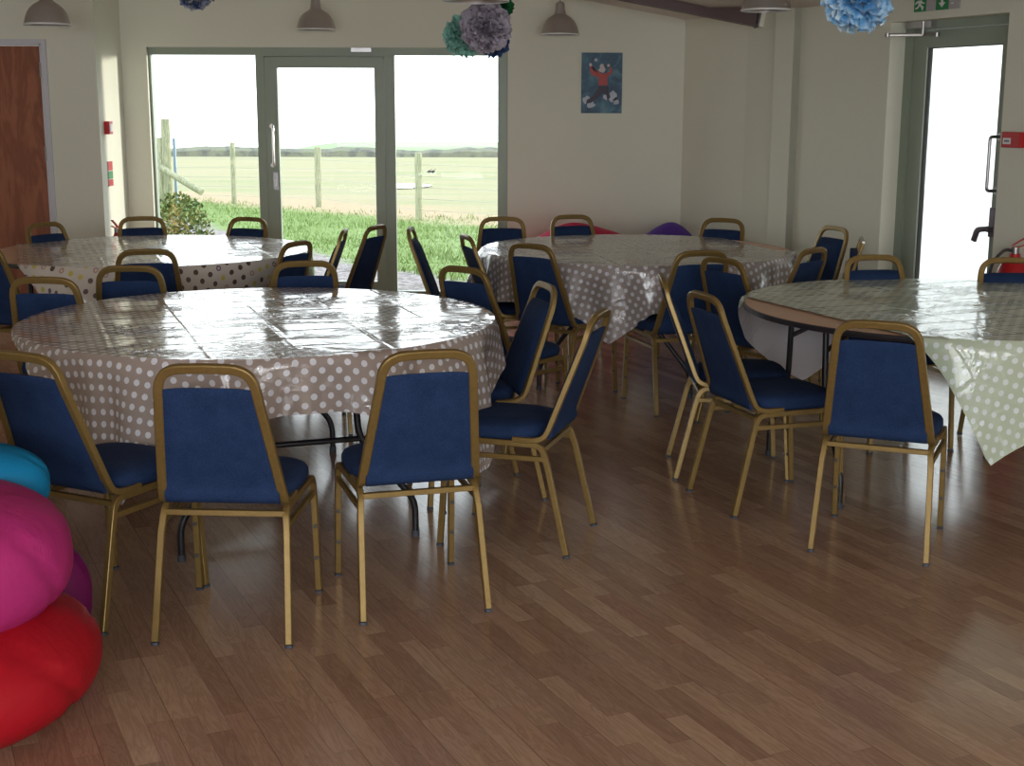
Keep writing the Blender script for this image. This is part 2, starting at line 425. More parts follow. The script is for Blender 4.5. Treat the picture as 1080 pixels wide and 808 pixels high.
# exterior door: outer frame, leaf with glass
f0 = loc_fr(947.5, 150).x; f1 = s_r+.06; zt = loc_fr(1000, 20).z
ga = loc_fr(972.6, 120).x; gb = loc_fr(1051.5, 120).x; gzt = loc_fr(1015, 48.3).z
leaf0 = loc_fr(959, 120).x; ztl = loc_fr(1010, 29.5).z; leaf1 = gb+(ga-leaf0)*.9
f1 = leaf1+.055
mb = MB(); 
mb.box(s_l-.02, f0+.002, REC-.03, REC+.1, 0, z_top, DM)
mb.box(f0, leaf0-.004, REC, REC+.07, 0, zt, DM); mb.box(leaf1+.004, f1, REC, REC+.07, 0, zt, DM); mb.box(f0, f1, REC, REC+.07, ztl+.004, zt, DM)
mb.box(f0+.02, leaf0+.012, REC+.035, REC+.075, 0, zt, DM)
fr = struct(mb.build('window_2', M['sage'], smooth=False))
mb = MB(); mb.box(s_l-.01, f0+.004, REC-.035, REC-.028, 0, z_top-.01, DM); mb.build('reveal_lining', M['wall'], fr, smooth=False)
mb = MB(); y0, y1 = REC+.008, REC+.058
mb.box(leaf0, ga, y0, y1, .012, ztl, DM); mb.box(gb, leaf1, y0, y1, .012, ztl, DM)
mb.box(ga, gb, y0, y1, gzt, ztl, DM); mb.box(ga, gb, y0, y1, .012, .16, DM)
d2 = struct(mb.build('door_2', M['sage'], smooth=False))
mb = MB()
for a, b, c_, e in ((ga, ga+.005, .16, gzt), (gb-.005, gb, .16, gzt), (ga, gb, gzt-.005, gzt), (ga, gb, .16, .165)): mb.box(a, b, y0+.012, y1-.008, c_, e, DM)
mb.build('glazing_bead', M['rubber'], d2, smooth=False)
mb = MB(); mb.box(ga+.01, gb-.01, y0+.02, y0+.026, .165, gzt-.006, DM); mb.build('glass_pane', M['glass'], d2, smooth=False)
# pull handle
hs = loc_fr(1052.5, 150); h0 = loc_fr(1046, 144).z; h1 = loc_fr(1046, 201).z
mb = MB(); sH = gb+.03
path = fillet([DM @ Vector((sH, y0, h0)), DM @ Vector((sH, y0-.075, h0)), DM @ Vector((sH, y0-.075, h1)), DM @ Vector((sH, y0, h1))], .022)
mb.sweep(path, .02, .02, up=tuple(du), n=12)
for z in (h0, h1): mb.lathe([(0, 0), (.022, 0), (.022, .006), (0, .006)], 16, DM @ Matrix.Translation((sH, y0-.006, z)) @ Matrix.Rotation(-PI/2, 4, 'X'))
mb.build('pull_handle', M['chrome'], d2)
la = loc_fr(1046, 219).z; lb = loc_fr(1046, 250).z
mb = MB(); mb.box(sH-.022, sH+.022, y0-.02, y0, lb, la, DM); mb.box(sH-.012, sH+.012, y0-.045, y0-.018, lb+.03, lb+.06, DM)
mb.sweep(fillet([DM @ Vector((sH, y0-.045, lb+.05)), DM @ Vector((sH-.07, y0-.06, lb+.04)), DM @ Vector((sH-.095, y0-.06, lb-.03))], .02), .032, .02, up=(0, 0, 1))
lv = mb.build('lever_handle', simple('mauve_grey_metal', srgb(120, 112, 122), .4, .6), d2)
# overhead closer
c0 = loc_fr(952, 22); c1_ = loc_fr(985, 22); mb = MB()
mb.box(loc_fr(961, 26).x, loc_fr(988, 26).x, REC-.045, REC, loc_fr(970, 30).z, loc_fr(970, 21.5).z, DM)
mb.build('door_closer', M['chrome'], d2, smooth=False)
ca = DM @ Vector((loc_fr(973, 30).x, REC-.03, loc_fr(973, 32).z)); 
mb = MB(); a_ = at_plane(936, 37, WP-dn*.12, dn); b_ = at_plane(973, 36.5, DO-dn*.05, dn); c_ = at_plane(988, 36.5, DO-dn*.03, dn)
mb.sweep([a_, b_], .022, .012, up=(0, 0, 1)); mb.sweep([b_, c_], .018, .012, up=(0, 0, 1)); mb.sweep([b_, b_+Vector((0, 0, .08))], .025, .025, n=12)
mb.lathe([(0, -.012), (.016, -.012), (.016, .012), (0, .012)], 14, Matrix.Translation(a_)); mb.lathe([(0, -.012), (.018, -.012), (.018, .012), (0, .012)], 14, Matrix.Translation(c_))
mb.build('closer_arm', M['chrome'], d2)

# ceiling (two slopes and the level strip over the oblique wall)
mb = MB()
xs = [-7.4, -2.6, XC, 9.2]; zz = [zc(x) for x in xs]
for i in range(3):
    mb.add([(xs[i], -4.4, zz[i]), (xs[i+1], -4.4, zz[i+1]), (xs[i+1], YB+.1, zz[i+1]), (xs[i], YB+.1, zz[i]),
            (xs[i], -4.4, zz[i]+.1), (xs[i+1], -4.4, zz[i+1]+.1), (xs[i+1], YB+.1, zz[i+1]+.1), (xs[i], YB+.1, zz[i]+.1)],
           [(0, 3, 2, 1), (4, 5, 6, 7), (0, 1, 5, 4), (3, 7, 6, 2), (0, 4, 7, 3), (1, 2, 6, 5)])
struct(mb.build('ceiling', M['ceil'], smooth=False))
# steel rafter under the ceiling, landing on the side wall
rb = ray(796.5, 28); tt = 9.85; bx = rb.x/rb.y*tt; bz = CAM_H+rb.z/rb.y*tt
mb = MB()
bl = 5.0; sl = .185; L0 = Vector((bx, tt, bz)); dirv = Vector((-1, 0, sl)).normalized(); upv = Vector((sl, 0, 1)).normalized()
BM = Matrix(((dirv.x, 0, upv.x, L0.x), (0, 1, 0, L0.y), (dirv.z, 0, upv.z, L0.z), (0, 0, 0, 1)))
H = .19; Wd = .11
mb.box(0, bl, -Wd/2, Wd/2, 0, .014, BM); mb.box(0, bl, -Wd/2, Wd/2, H-.014, H, BM); mb.box(0, bl, -.006, .006, .014, H-.014, BM)
struct(mb.build('trim_2', M['beam'], smooth=False))
mb = MB(); mb.box(-.014, -.001, -Wd/2-.01, Wd/2+.01, -.008, H+.0, BM)
for yy in (-.035, .035):
    for z in (.03, .15): mb.box(-.03, -.012, yy-.009, yy+.009, z-.009, z+.009, BM)
struct(mb.build('trim_3', M['stud'], smooth=False))
mb = MB(); mb.box(-.045, -.014, -.06, .06, .0, H, BM); struct(mb.build('trim_4', M['wall'], smooth=False))

# ------------------------------------------------------------------ big window with centre door
YF = YB+.05; fd = .07
def fx(x): return at_y(x, 150, YF).x
fz = lambda y: at_y(300, y, YF).z
F = dict(l=fx(155.5), g1a=fx(163), g1b=fx(272), d0=fx(281.5), ga=fx(294.5), gb=fx(396), d1=fx(406), g2a=fx(417), g2b=fx(525), r=fx(533.5))
ft = wt+.0; gt = fz(58); dgt = fz(71.5); dt = fz(60)
mb = MB(); Y0, Y1 = YF, YF+fd
mb.box(wl, F['g1a'], Y0, Y1, 0, ft); mb.box(F['g2b'], wr, Y0, Y1, 0, ft)
mb.box(F['g1b'], F['d0']-.004, Y0, Y1, 0, gt-.0005); mb.box(F['d1']+.004, F['g2a'], Y0, Y1, 0, gt-.0005)
mb.box(F['g1a'], F['d0']-.004, Y0, Y1, gt, ft); mb.box(F['d1']+.004, F['g2b'], Y0, Y1, gt, ft); mb.box(F['d0']-.004, F['d1']+.004, Y0, Y1, dt+.004, ft); mb.box(F['g1a'], F['g1b'], Y0, Y1, 0, .09); mb.box(F['g2a'], F['g2b'], Y0, Y1, 0, .09)
mb.box(wl, F['l']+.012, Y0-.012, Y0, 0, ft)
w1 = struct(mb.build('window_1', M['sage'], smooth=False))
for a, b in (('g1a', 'g1b'), ('g2a', 'g2b')):
    mb = MB(); mb.box(F[a]-.005, F[b]+.005, Y0+.03, Y0+.036, .085, gt+.005); mb.build('glass_pane', M['glass'], w1, smooth=False)
mb = MB(); yy0, yy1 = YF-.012, YF+.05
mb.box(F['d0'], F['ga'], yy0, yy1, .012, dt); mb.box(F['gb'], F['d1'], yy0, yy1, .012, dt)
mb.box(F['ga'], F['gb'], yy0, yy1, dgt, dt); mb.box(F['ga'], F['gb'], yy0, yy1, .012, .17)
mb.box(F['d0']-.02, F['d1']+.02, YF+.052, YF+.066, dt-.015, dt+.02)
d3 = struct(mb.build('door_3', M['sage'], smooth=False))
mb = MB(); mb.box(F['ga']-.005, F['gb']+.005, YF+.02, YF+.026, .165, dgt+.005); mb.build('glass_pane', M['glass'], d3, smooth=False)
hx = fx(290); z0, z1 = fz(133), fz(174)
mb = MB(); mb.sweep(fillet([(hx, yy0, z0), (hx, yy0-.07, z0), (hx, yy0-.07, z1), (hx, yy0, z1)], .02), .02, .02, up=(1, 0, 0), n=12)
for z in (z0, z1): mb.lathe([(0, 0), (.018, 0), (.018, .006), (0, .006)], 14, Matrix.Translation((hx-.02, yy0-.006, z)) @ Matrix.Rotation(-PI/2, 4, 'X'))
mb.build('pull_handle', simple('bright_steel', srgb(225, 222, 220), .2, .9), d3)
mb = MB(); mb.box(hx-.018, hx+.022, yy0-.012, yy0, fz(200), fz(181.5)); mb.box(hx-.004, hx+.008, yy0-.03, yy0-.012, fz(196), fz(188)); mb.build('lock_plate', M['chrome'], d3, smooth=False)
mb = MB(); mb.box(fx(373), fx(394), yy0-.05, yy0, fz(54.8), fz(50.5)); mb.build('door_closer', M['chrome'], d3, smooth=False)
# little sill board outside / threshold
mb = MB(); mb.box(wl, wr, YB+.12, YB+TH+.06, -.03, .03); struct(mb.build('trim_5', simple('grey_threshold', srgb(120, 118, 110), .7), smooth=False))

# ================================================================== OUTDOORS
def gz(X, Y):
    K = [(11, -.06), (13, -.09), (17, -.26), (25, -.40), (32, -.52), (60, -1.25), (110, -2.55), (150, -3.7), (190, -5.2)]
    z = K[0][1]
    for (a, za), (b, zb) in zip(K, K[1:]):
        if Y >= a: t = min(1, (Y-a)/(b-a)); z = za+(zb-za)*t
    if Y > 190:
        crest = -7.7
        t = min(1, (Y-190)/190); z = -5.2+(crest+5.2)*t
        side = max(0, min(1, (-X/Y-.13)/.03)); z -= side*2.2*t
        if Y > 380: z -= (Y-380)*.12
    return z
ys = [YB+TH+.02]
while ys[-1] < 34: ys.append(ys[-1]+.35)
while ys[-1] < 460: ys.append(ys[-1]*1.035)
mb = MB(); NX = 60
rnd = random.Random(3)
for j, y in enumerate(ys):
    for i in range(NX+1):
        u = -1+2*i/NX; X = -y*.16+u*(6+y*.55)
        mb.v.append((X, y, gz(X, y)+(rnd.uniform(-.02, .02) if y < 60 and y > 12.5 else 0)))
for j in range(len(ys)-1):
    for i in range(NX):
        a = j*(NX+1)+i; mb.f.append((a, a+1, a+NX+2, a+NX+1))
t = NT('yard_and_field'); p = t.pos(); sp = t.n('ShaderNodeSeparateXYZ', p)
nz = t.noise(p, .8, 4); n2 = t.noise(p, 9, 4, .65); n3 = t.noise(p, 45, 3, .7)
wob = t.math('MULTIPLY', t.math('SUBTRACT', nz.outputs[0], .5), 5.0)
tg = t.math('ADD', t.math('ADD', sp.outputs[1], t.math('MULTIPLY', sp.outputs[0], 2.1)), t.math('MULTIPLY', wob, .35))
tf = t.math('ADD', t.math('ADD', sp.outputs[1], t.math('MULTIPLY', sp.outputs[0], 1.2)), t.math('MULTIPLY', wob, .6))
grav = t.mix(t.n('ShaderNodeMapRange', t.noise(p, 14, 4, .7).outputs[0], .35, .62).outputs[0], srgb(88, 82, 80), srgb(170, 162, 158))
gra = t.mix(n2.outputs[0], srgb(92, 116, 62), srgb(140, 158, 98))
dry = t.mix(n2.outputs[0], srgb(148, 128, 100), srgb(186, 168, 138))
stretch = t.n('ShaderNodeMapping', ins={'Vector': p, 'Scale': (.25, 1, 1)}).outputs[0]
n4 = t.noise(stretch, .35, 4, .6)
stub = t.mix(t.n('ShaderNodeMapRange', n4.outputs[0], .35, .7).outputs[0], srgb(158, 148, 118), srgb(128, 140, 96))
stub = t.mix(t.math('MULTIPLY', n2.outputs[0], .5), stub, srgb(166, 158, 130))
hill = srgb(140, 160, 120)
def step(v, a, b): return t.n('ShaderNodeMapRange', v, a, b).outputs[0]
c = t.mix(step(tg, 11.9, 12.7), grav, gra)
c = t.mix(step(tf, 21.6, 23.2), c, dry); c = t.mix(step(tf, 25, 28), c, stub); c = t.mix(step(sp.outputs[1], 150, 160), c, hill)
gm = t.finish(c, .9, spec=.1, normal=t.bump(n3.outputs[0], .5, .02))
struct(mb.build('ground', gm, smooth=True, angle=60))

# invented pale slab and white walls, added so the exit door glass renders white
mb = MB(); mb.prism([(2.95, 8.3), (3.6, 6.9), (14, 6.9), (14, 20), (2.3, 20), (2.05, 11.75), (1.9, 11.75), (2.9, 9.3)], -.14, -.03)
tag(struct(mb.build('added_slab', simple('added_slab_pale', srgb(196, 194, 188), .85, var=.06, scale=2), smooth=False)), None)
ob = empty('white_backdrop', (9, 20, 0)); tag(ob, 'added white backdrop walls that whiten the exit door glass', 'backdrop')
wm_ = simple('backdrop_white', srgb(236, 236, 232), .8, var=.02, scale=3)
mb = MB(); mb.box(-4.3, .2, 0, .4, -.2, 4.2); mb.build('bounce_wall', wm_, ob, smooth=False)
mb = MB(); mb.box(-.2, .2, -13.3, -3.6, -.2, 4.2); mb.build('sun_block_wall', wm_, ob, smooth=False)  # added out of view, keeps the low sun from entering the exit door
mb = MB(); mb.box(-4.5, .3, -.12, .6, 4.2, 4.32); mb.build('wall_coping', simple('slate_coping', srgb(110, 112, 116), .7), ob, smooth=False)

# grass blades on the green strip
mb = MB(); rg = random.Random(5)
for k in range(26000):
    Y = rg.uniform(13.5, 33)**1.0; X = rg.uniform(-.36*Y, .16*Y) if False else rg.uniform(-.33*Y, .07*Y)
    wv = .6*math.sin(X*1.3+Y*.7)
    if Y+2.1*X+wv < 12.6 or Y+1.2*X+wv > 23.2 + rg.uniform(-1, 1): continue
    h = rg.uniform(.03, .085)*(1+.5*math.sin(X*2.1)*math.sin(Y*1.7)); a = rg.uniform(0, PI); wd = rg.uniform(.008, .016)
    dx, dy = math.cos(a)*wd, math.sin(a)*wd; lx, ly = rg.uniform(-.06, .06), rg.uniform(-.06, .06); z = gz(X, Y)-.02
    mb.add([(X-dx, Y-dy, z), (X+dx, Y+dy, z), (X+lx, Y+ly, z+h+.02)], [(0, 1, 2)])
gr = mb.build('grass', simple('fresh_green_grass', srgb(120, 142, 78), .7, var=.25, scale=3), smooth=False)
tag(gr, 'long green grass between the gravel and the field fence', 'grass', kind='stuff')
# leafy weeds by the left pane
mb = MB()
for k in range(2600):
    a = rg.uniform(0, 2*PI); r = rg.uniform(0, 1)**.6; z = rg.uniform(0, 1)
    rad = .55*math.sqrt(max(0, 1-(z-.25)**2))*r
    X = -3.42+rad*math.cos(a)*.75; Y = 14.0+rad*math.sin(a); Z = gz(X, Y)+z*.85*(1-.45*(rad/.55)**2)
    d1_ = Vector((rg.uniform(-1, 1), rg.uniform(-1, 1), rg.uniform(.1, 1))).normalized()*rg.uniform(.03, .07)
    d2_ = d1_.cross(Vector((rg.uniform(-1, 1), rg.uniform(-1, 1), rg.uniform(-1, 1)))).normalized()*.016
    P = Vector((X, Y, Z)); mb.add([P, P+d1_*.5+d2_, P+d1_, P+d1_*.5-d2_], [(0, 1, 2, 3)])
t = NT('weed_leaves'); nn = t.noise(t.obj(), 4, 3)
wm = t.finish(t.ramp(nn.outputs[0], [(.38, srgb(70, 98, 44)), (.52, srgb(112, 124, 58)), (.68, srgb(160, 136, 74))]), .7)
tag(mb.build('weed_bush', wm, smooth=False), 'clump of yellow-green weeds outside the left window pane', 'bush')

# fence: posts and thin wires
M['post'] = m_wood('weathered_post_wood', srgb(128, 132, 104), srgb(160, 160, 130), .8, .8)
fe = empty('field_fence', (0, 0, 0)); tag(fe, 'post and wire fence between the grass and the stubble field', 'fence')
posts = []
for x, yt_, yb_, D, r in ((246, 150, 206, 30.9*S, .055), (335.5, 155, 213, 29.8*S, .07), (441.5, 161, 230, 25.4*S, .065)):
    X = at_y(x, (yt_+yb_)/2, D).x; top = at_y(x, yt_, D).z; z0 = gz(X, D)
    mb = MB(); mb.lathe([(0, z0-.1), (r, z0-.1), (r, top-.02), (r*.8, top), (0, top)], 14, Matrix.Translation((X, D, 0)))
    mb.build('post', M['post'], fe); posts.append((X, D, z0, top))
mb = MB()
pl = [(posts[0][0]-6, posts[0][1]+2.4, posts[0][2]-.1, posts[0][3])]+posts+[(posts[2][0]+5, posts[2][1]-3.4, posts[2][2], posts[2][3])]
for h in (.18, .38, .58, .78, .98):
    mb.sweep([(a[0], a[1]-.06, a[2]+h) for a in pl], .006, .006, up=(0, 0, 1), n=4)
mb.build('wire', M['chrome'], fe)
Dp = 29.5
for nm, x, y0_, r, lab in (('gate_post', 175.5, 125, .10, 'thick round wooden gate post, tallest one outside'), ('wooden_post', 168.8, 145, .07, 'short grey wooden post left of the thick gate post')):
    X = at_y(x, 160, Dp).x; top = at_y(x, y0_, Dp).z; z0 = gz(X, Dp)
    mb = MB(); mb.lathe([(0, z0-.1), (r, z0-.1), (r*.96, top-.02), (r*.8, top), (0, top)], 16, Matrix.Translation((X, Dp, 0)))
    tag(mb.build(nm, M['post']), lab, 'post')
X = at_y(184, 160, Dp+.3).x; mb = MB(); z0 = gz(X, Dp); mb.lathe([(0, z0-.1), (.035, z0-.1), (.035, at_y(183, 146, Dp).z), (0, at_y(183, 146, Dp).z)], 12, Matrix.Translation((X, Dp+.3, 0)))
tag(mb.build('steel_post', simple('galvanised_blue_grey', srgb(130, 148, 164), .5, .4)), 'thin blue-grey metal post right of the thick gate post', 'post')
a_ = at_y(170, 177, Dp-.25); b_ = at_y(213, 203, Dp-.6); mb = MB(); mb.sweep([a_, b_], .14, .14, n=12, up=(0, 1, 0))
tag(mb.build('brace_pole', M['post']), 'round wooden pole leaning diagonally against the gate posts', 'pole')
# stone bank / hedge at the far side of the field, and birds
def hedge(name, x0, x1, Y, hh, seed, lab):
    r = random.Random(seed); mb = MB(); n = int((x1-x0)/1.2); rows = []
    for i in range(n+1):
        X = x0+(x1-x0)*i/n; b = gz(X, Y); h = hh*(1+.16*math.sin(i*.55)+r.uniform(-.14, .14))
        rows.append([(X, Y-1.3, b-.3), (X, Y-1.1+r.uniform(-.2, .2), b+h*.6), (X, Y-.4, b+h), (X, Y+.5, b+h*.97), (X, Y+1.3, b-.3)])
    for rr_ in rows: mb.v += rr_
    for i in range(n):
        for j in range(4): a = i*5+j; mb.f.append((a, a+5, a+6, a+1))
    mb.f.append((0, 1, 2, 3, 4)); o = n*5; mb.f.append((o+4, o+3, o+2, o+1, o))
    t = NT('bank_vegetation'); nn = t.noise(t.obj(), .9, 5, .7)
    m = t.finish(t.ramp(nn.outputs[0], [(.35, srgb(96, 98, 92)), (.55, srgb(128, 128, 112)), (.7, srgb(112, 124, 92))]), .9, spec=.1)
    return tag(mb.build(name, m), lab, 'hedge')
hedge('field_bank', -75, 12, 148, .95, 2, 'long grey-green stone bank across the far side of the field')
for k, (x, y) in enumerate(((452.5, 171), (456.5, 169.5))):
    P = at_y(x, y, 60); P.z = gz(P.x, 60)
    mb = MB(); mb.lathe([(0, -.12), (.025, -.09), (.055, -.01), (.045, .06), (0, .10)], 10, Matrix.Translation(P+Vector((0, 0, .10))) @ Matrix.Rotation(PI/2*.8, 4, 'Y'))
    mb.lathe([(0, -.03), (.026, 0), (0, .04)], 8, Matrix.Translation(P+Vector((.10, 0, .19))))
    for q in (-.015, .015): mb.sweep([P+Vector((0, q, 0)), P+Vector((0, q, .08))], .012, .012, n=6)
    tag(mb.build('crow', M['black']), ['dark bird on the stubble field, left one of the pair', 'dark bird on the stubble field, right one of the pair'][k], 'bird', group='birds on the field')
P = at_y(424, 197, 40); zp = gz(P.x, 46)
mb = MB(); pts = [(math.cos(i/24*2*PI)*(2.0+.3*math.sin(i*1.7)), math.sin(i/24*2*PI)*(2.4+.3*math.sin(i*2.3))) for i in range(24)]
Yp = 1.0
dd = ray(426, 197); k = None
for q in range(300, 900):
    Yq = q/10; P = at_y(426, 197, Yq)
    if P.z < gz(P.x, Yq): Yp = Yq; break
sl_ = (gz(0, Yp+1)-gz(0, Yp-1))/2
mb.add([(P.x+a*.38, Yp+b, gz(P.x, Yp)+.03+b*sl_) for a, b in pts], [tuple(range(24))])
tag(mb.build('puddle', NT('puddle_water').finish(srgb(90, 95, 100), .03, spec=.8), smooth=False), 'pale shining puddle on the field beside the right-hand fence post', 'puddle', kind='stuff')

# ================================================================== TABLES
TZ = .753; R = .9658*S
TAB = {'T1': (-1.0408, 5.6215), 'T2': (-2.2176, 8.3775), 'T3': (.7746, 8.5110), 'T4': (2.0048, 6.0559)}
TAB = {k: (x*S, y*S) for k, (x, y) in TAB.items()}
def table(key, yaw, label):
    cx, cy = TAB[key]; RT = R-.008; top = TZ-.005
    root = empty('round_table', (cx, cy, 0), yaw); tag(root, label, 'table', 'round folding tables')
    mb = MB(); mb.lathe([(0, top-.02), (RT-.004, top-.02), (RT-.004, top), (0, top)], 96); tt_ = mb.build('tabletop', M['tablewood'], root)
    mb = MB(); mb.lathe([(RT-.006, top-.024), (RT, top-.022), (RT+.002, top-.012), (RT, top-.002), (RT-.004, top+.0005), (RT-.006, top-.024)], 96); mb.build('edge_band', simple('dark_edge_band', srgb(46, 44, 50), .3), tt_)
    # long axis = local x : leg pairs at x = +-.735, feet at y = +-.445
    fx_, fy = .735*.93, .445*.97
    for sx in (-1, 1):
        for sy in (-1, 1):
            pth = fillet([(sx*fx_, sy*fy, .012), (sx*fx_, sy*fy, .14), (sx*fx_, sy*.22, .40), (sx*fx_, sy*.20, top-.03)], .05)
            mb = MB(); mb.sweep(pth, .026, .026, n=12); lg = mb.build('leg', M['black'], root)
            mb = MB(); mb.lathe([(0, 0), (.016, 0), (.016, .025), (0, .025)], 12, Matrix.Translation((sx*fx_, sy*fy, 0))); mb.build('rubber_foot', M['foot'], lg)
        mb = MB(); mb.sweep([(sx*fx_, -.225, .395), (sx*fx_, .225, .395)], .022, .022, n=12); mb.build('crossbar', M['black'], root)
        mb = MB()
        for sy in (-1, 1): mb.sweep(fillet([(sx*fx_, sy*.205, .60), (sx*(fx_-.10), sy*.16, .66), (sx*(fx_-.34), sy*.05, top-.03)], .04), .02, .02, n=10)
        mb.build('brace', M['black'], root)
        mb = MB(); mb.box(sx*fx_-.02, sx*fx_+.02, -.3, .3, top-.045, top-.02); mb.build('underframe', M['black'], root, smooth=False)
    return root
table('T1', math.radians(-69.6), 'nearest round folding table, black legs showing below a taupe spotted cloth')
table('T2', math.radians(20), 'round folding table at back left by the brown door, under multicoloured spotted cloth')
table('T3', math.radians(75), 'round folding table at the back centre-right, in front of the poster wall')
table('T4', math.radians(8.5), 'round folding table on the right with bare wood showing at its left edge')

def cloth(key, name, sides, rmax, mat, label, seed=1, uvrot=0.0, flare=.14, fold=.035, nf=11, hangs=None):
    """sides: list of (normal angle deg, distance in survey units)"""
    cx, cy = TAB[key]; r_ = random.Random(seed); NA = 288; Rc = R+.002
    ph = [r_.uniform(0, 2*PI) for _ in range(6)]
    def reach(th):
        m = rmax*S
        for n, dd in sides:
            c_ = math.cos(th-math.radians(n))
            if c_ > .05: m = min(m, dd*S/c_)
        return m
    rad_top = [.0, .12, .24, .36, .48, .58, .68, .76, .83, .89, .94, .975, 1.0]; ND = 14
    vs = []; uvs = []; thick = .004
    for i in range(NA):
        th = 2*PI*i/NA; re = reach(th)
        if hangs:
            dg = (math.degrees(th)+180) % 360-180
            if any(a0 <= dg <= a1 for (a0, _), (a1, _2) in zip(hangs, hangs[1:])): re = 9
        for q in rad_top:
            rr = min(q*Rc, re) ; vs.append((cx+rr*math.cos(th), cy+rr*math.sin(th), TZ+.0015)); uvs.append((rr*math.cos(th), rr*math.sin(th)))
        if hangs:
            dg = (math.degrees(th)+180) % 360-180
            for (a0, h0), (a1, h1) in zip(hangs, hangs[1:]):
                if a0 <= dg <= a1: re = Rc+(h0+(h1-h0)*(dg-a0)/(a1-a0))*S
        hang = max(0, re-Rc)
        for k in range(1, ND+1):
            s_ = hang*k/ND
            if hang <= 0:
                rr = re; vs.append((cx+rr*math.cos(th), cy+rr*math.sin(th), TZ+.0015)); uvs.append((rr*math.cos(th), rr*math.sin(th))); continue
            f_ = (math.sin(nf*th+ph[0])+.6*math.sin((nf*1.7//1)*th+ph[1])+.35*math.sin((nf*2.9//1)*th+ph[2]))
            grow = min(1, s_/.22)
            out_ = .012*min(1, s_/.02)+flare*s_*.55+fold*grow*f_*.5+.02*grow*math.sin(3*th+ph[3])
            out_ = max(.008, out_) if s_ < .1 else max(-.06, out_)
            tw = .02*grow*math.cos(nf*th+ph[0])
            rr = Rc+out_; z = TZ+.0015-s_*.985
            vs.append((cx+rr*math.cos(th+tw), cy+rr*math.sin(th+tw), z)); q = Rc+s_; uvs.append((q*math.cos(th), q*math.sin(th)))
    k = len(rad_top)+ND; fs = []
    for i in range(NA):
        j = (i+1) % NA
        for q in range(k-1):
            a, b, c_, d_ = i*k+q, i*k+q+1, j*k+q+1, j*k+q
            if q == 0: fs.append((a, b, c_))
            else: fs.append((a, b, c_, d_))
    mb = MB(); mb.v = vs; mb.f = fs
    ca, sa = math.cos(uvrot), math.sin(uvrot); uvs = [(u*ca+v*sa+20, -u*sa+v*ca+20) for u, v in uvs]
    me = mb.mesh(name, mat, uvs=uvs, angle=50)
    bm = bmesh.new(); bm.from_mesh(me); bmesh.ops.dissolve_degenerate(bm, dist=1e-5, edges=bm.edges); bmesh.ops.remove_doubles(bm, verts=bm.verts, dist=1e-5)
    up = [f for f in bm.faces if f.normal.z > .5 and f.calc_center_median().z > TZ-.01]
    if sum(1 for f in bm.faces if f.normal.z < -.5 and f.calc_center_median().z > TZ-.01) > len(up): bmesh.ops.reverse_faces(bm, faces=bm.faces)
    bm.to_mesh(me); bm.free()
    o = bpy.data.objects.new(name, me); C.objects.link(o)
    return tag(o, label, 'tablecloth')
cloth('T1', 'tablecloth', [(-70, 1.17), (20, 1.07), (-160, .985), (110, 1.12)], 1.50, M['taupe'], 'shiny taupe cloth with white spots on the nearest left table', 3, math.radians(20), nf=13, fold=.05)
cloth('T2', 'tablecloth', [(-160, .772), (-70, 1.30), (110, 1.10), (20, 1.15)], 1.42, M['multi'], 'pale cloth with brown, purple and yellow spots on the back left table', 5, math.radians(20), nf=8, fold=.05)
cloth('T3', 'tablecloth', [(14, .80), (-104, 1.37), (-78, 1.40), (192, 1.24), (102, 1.1)], 1.42, M['taupe2'], 'taupe cloth with white spots on the back table below the poster', 8, math.radians(10), nf=12, fold=.065, hangs=[(-180, .31), (-150, .27), (-126, .23), (-113, .31), (-104, .45), (-91, .27), (-74, .21), (-45, .32), (-20, .20), (-7, .03)])
cloth('T4', 'tablecloth', [(-158, .755), (-68, 1.25), (112, 1.42), (22, 1.1)], 1.9, M['sagecloth'], 'sage green cloth with white spots hanging in a point on the right table', 9, math.radians(22), nf=7, fold=.03, flare=.08, hangs=[(0, .12), (60, .26), (90, .30), (106, .36), (121, .52), (150, .24), (164, .06)])

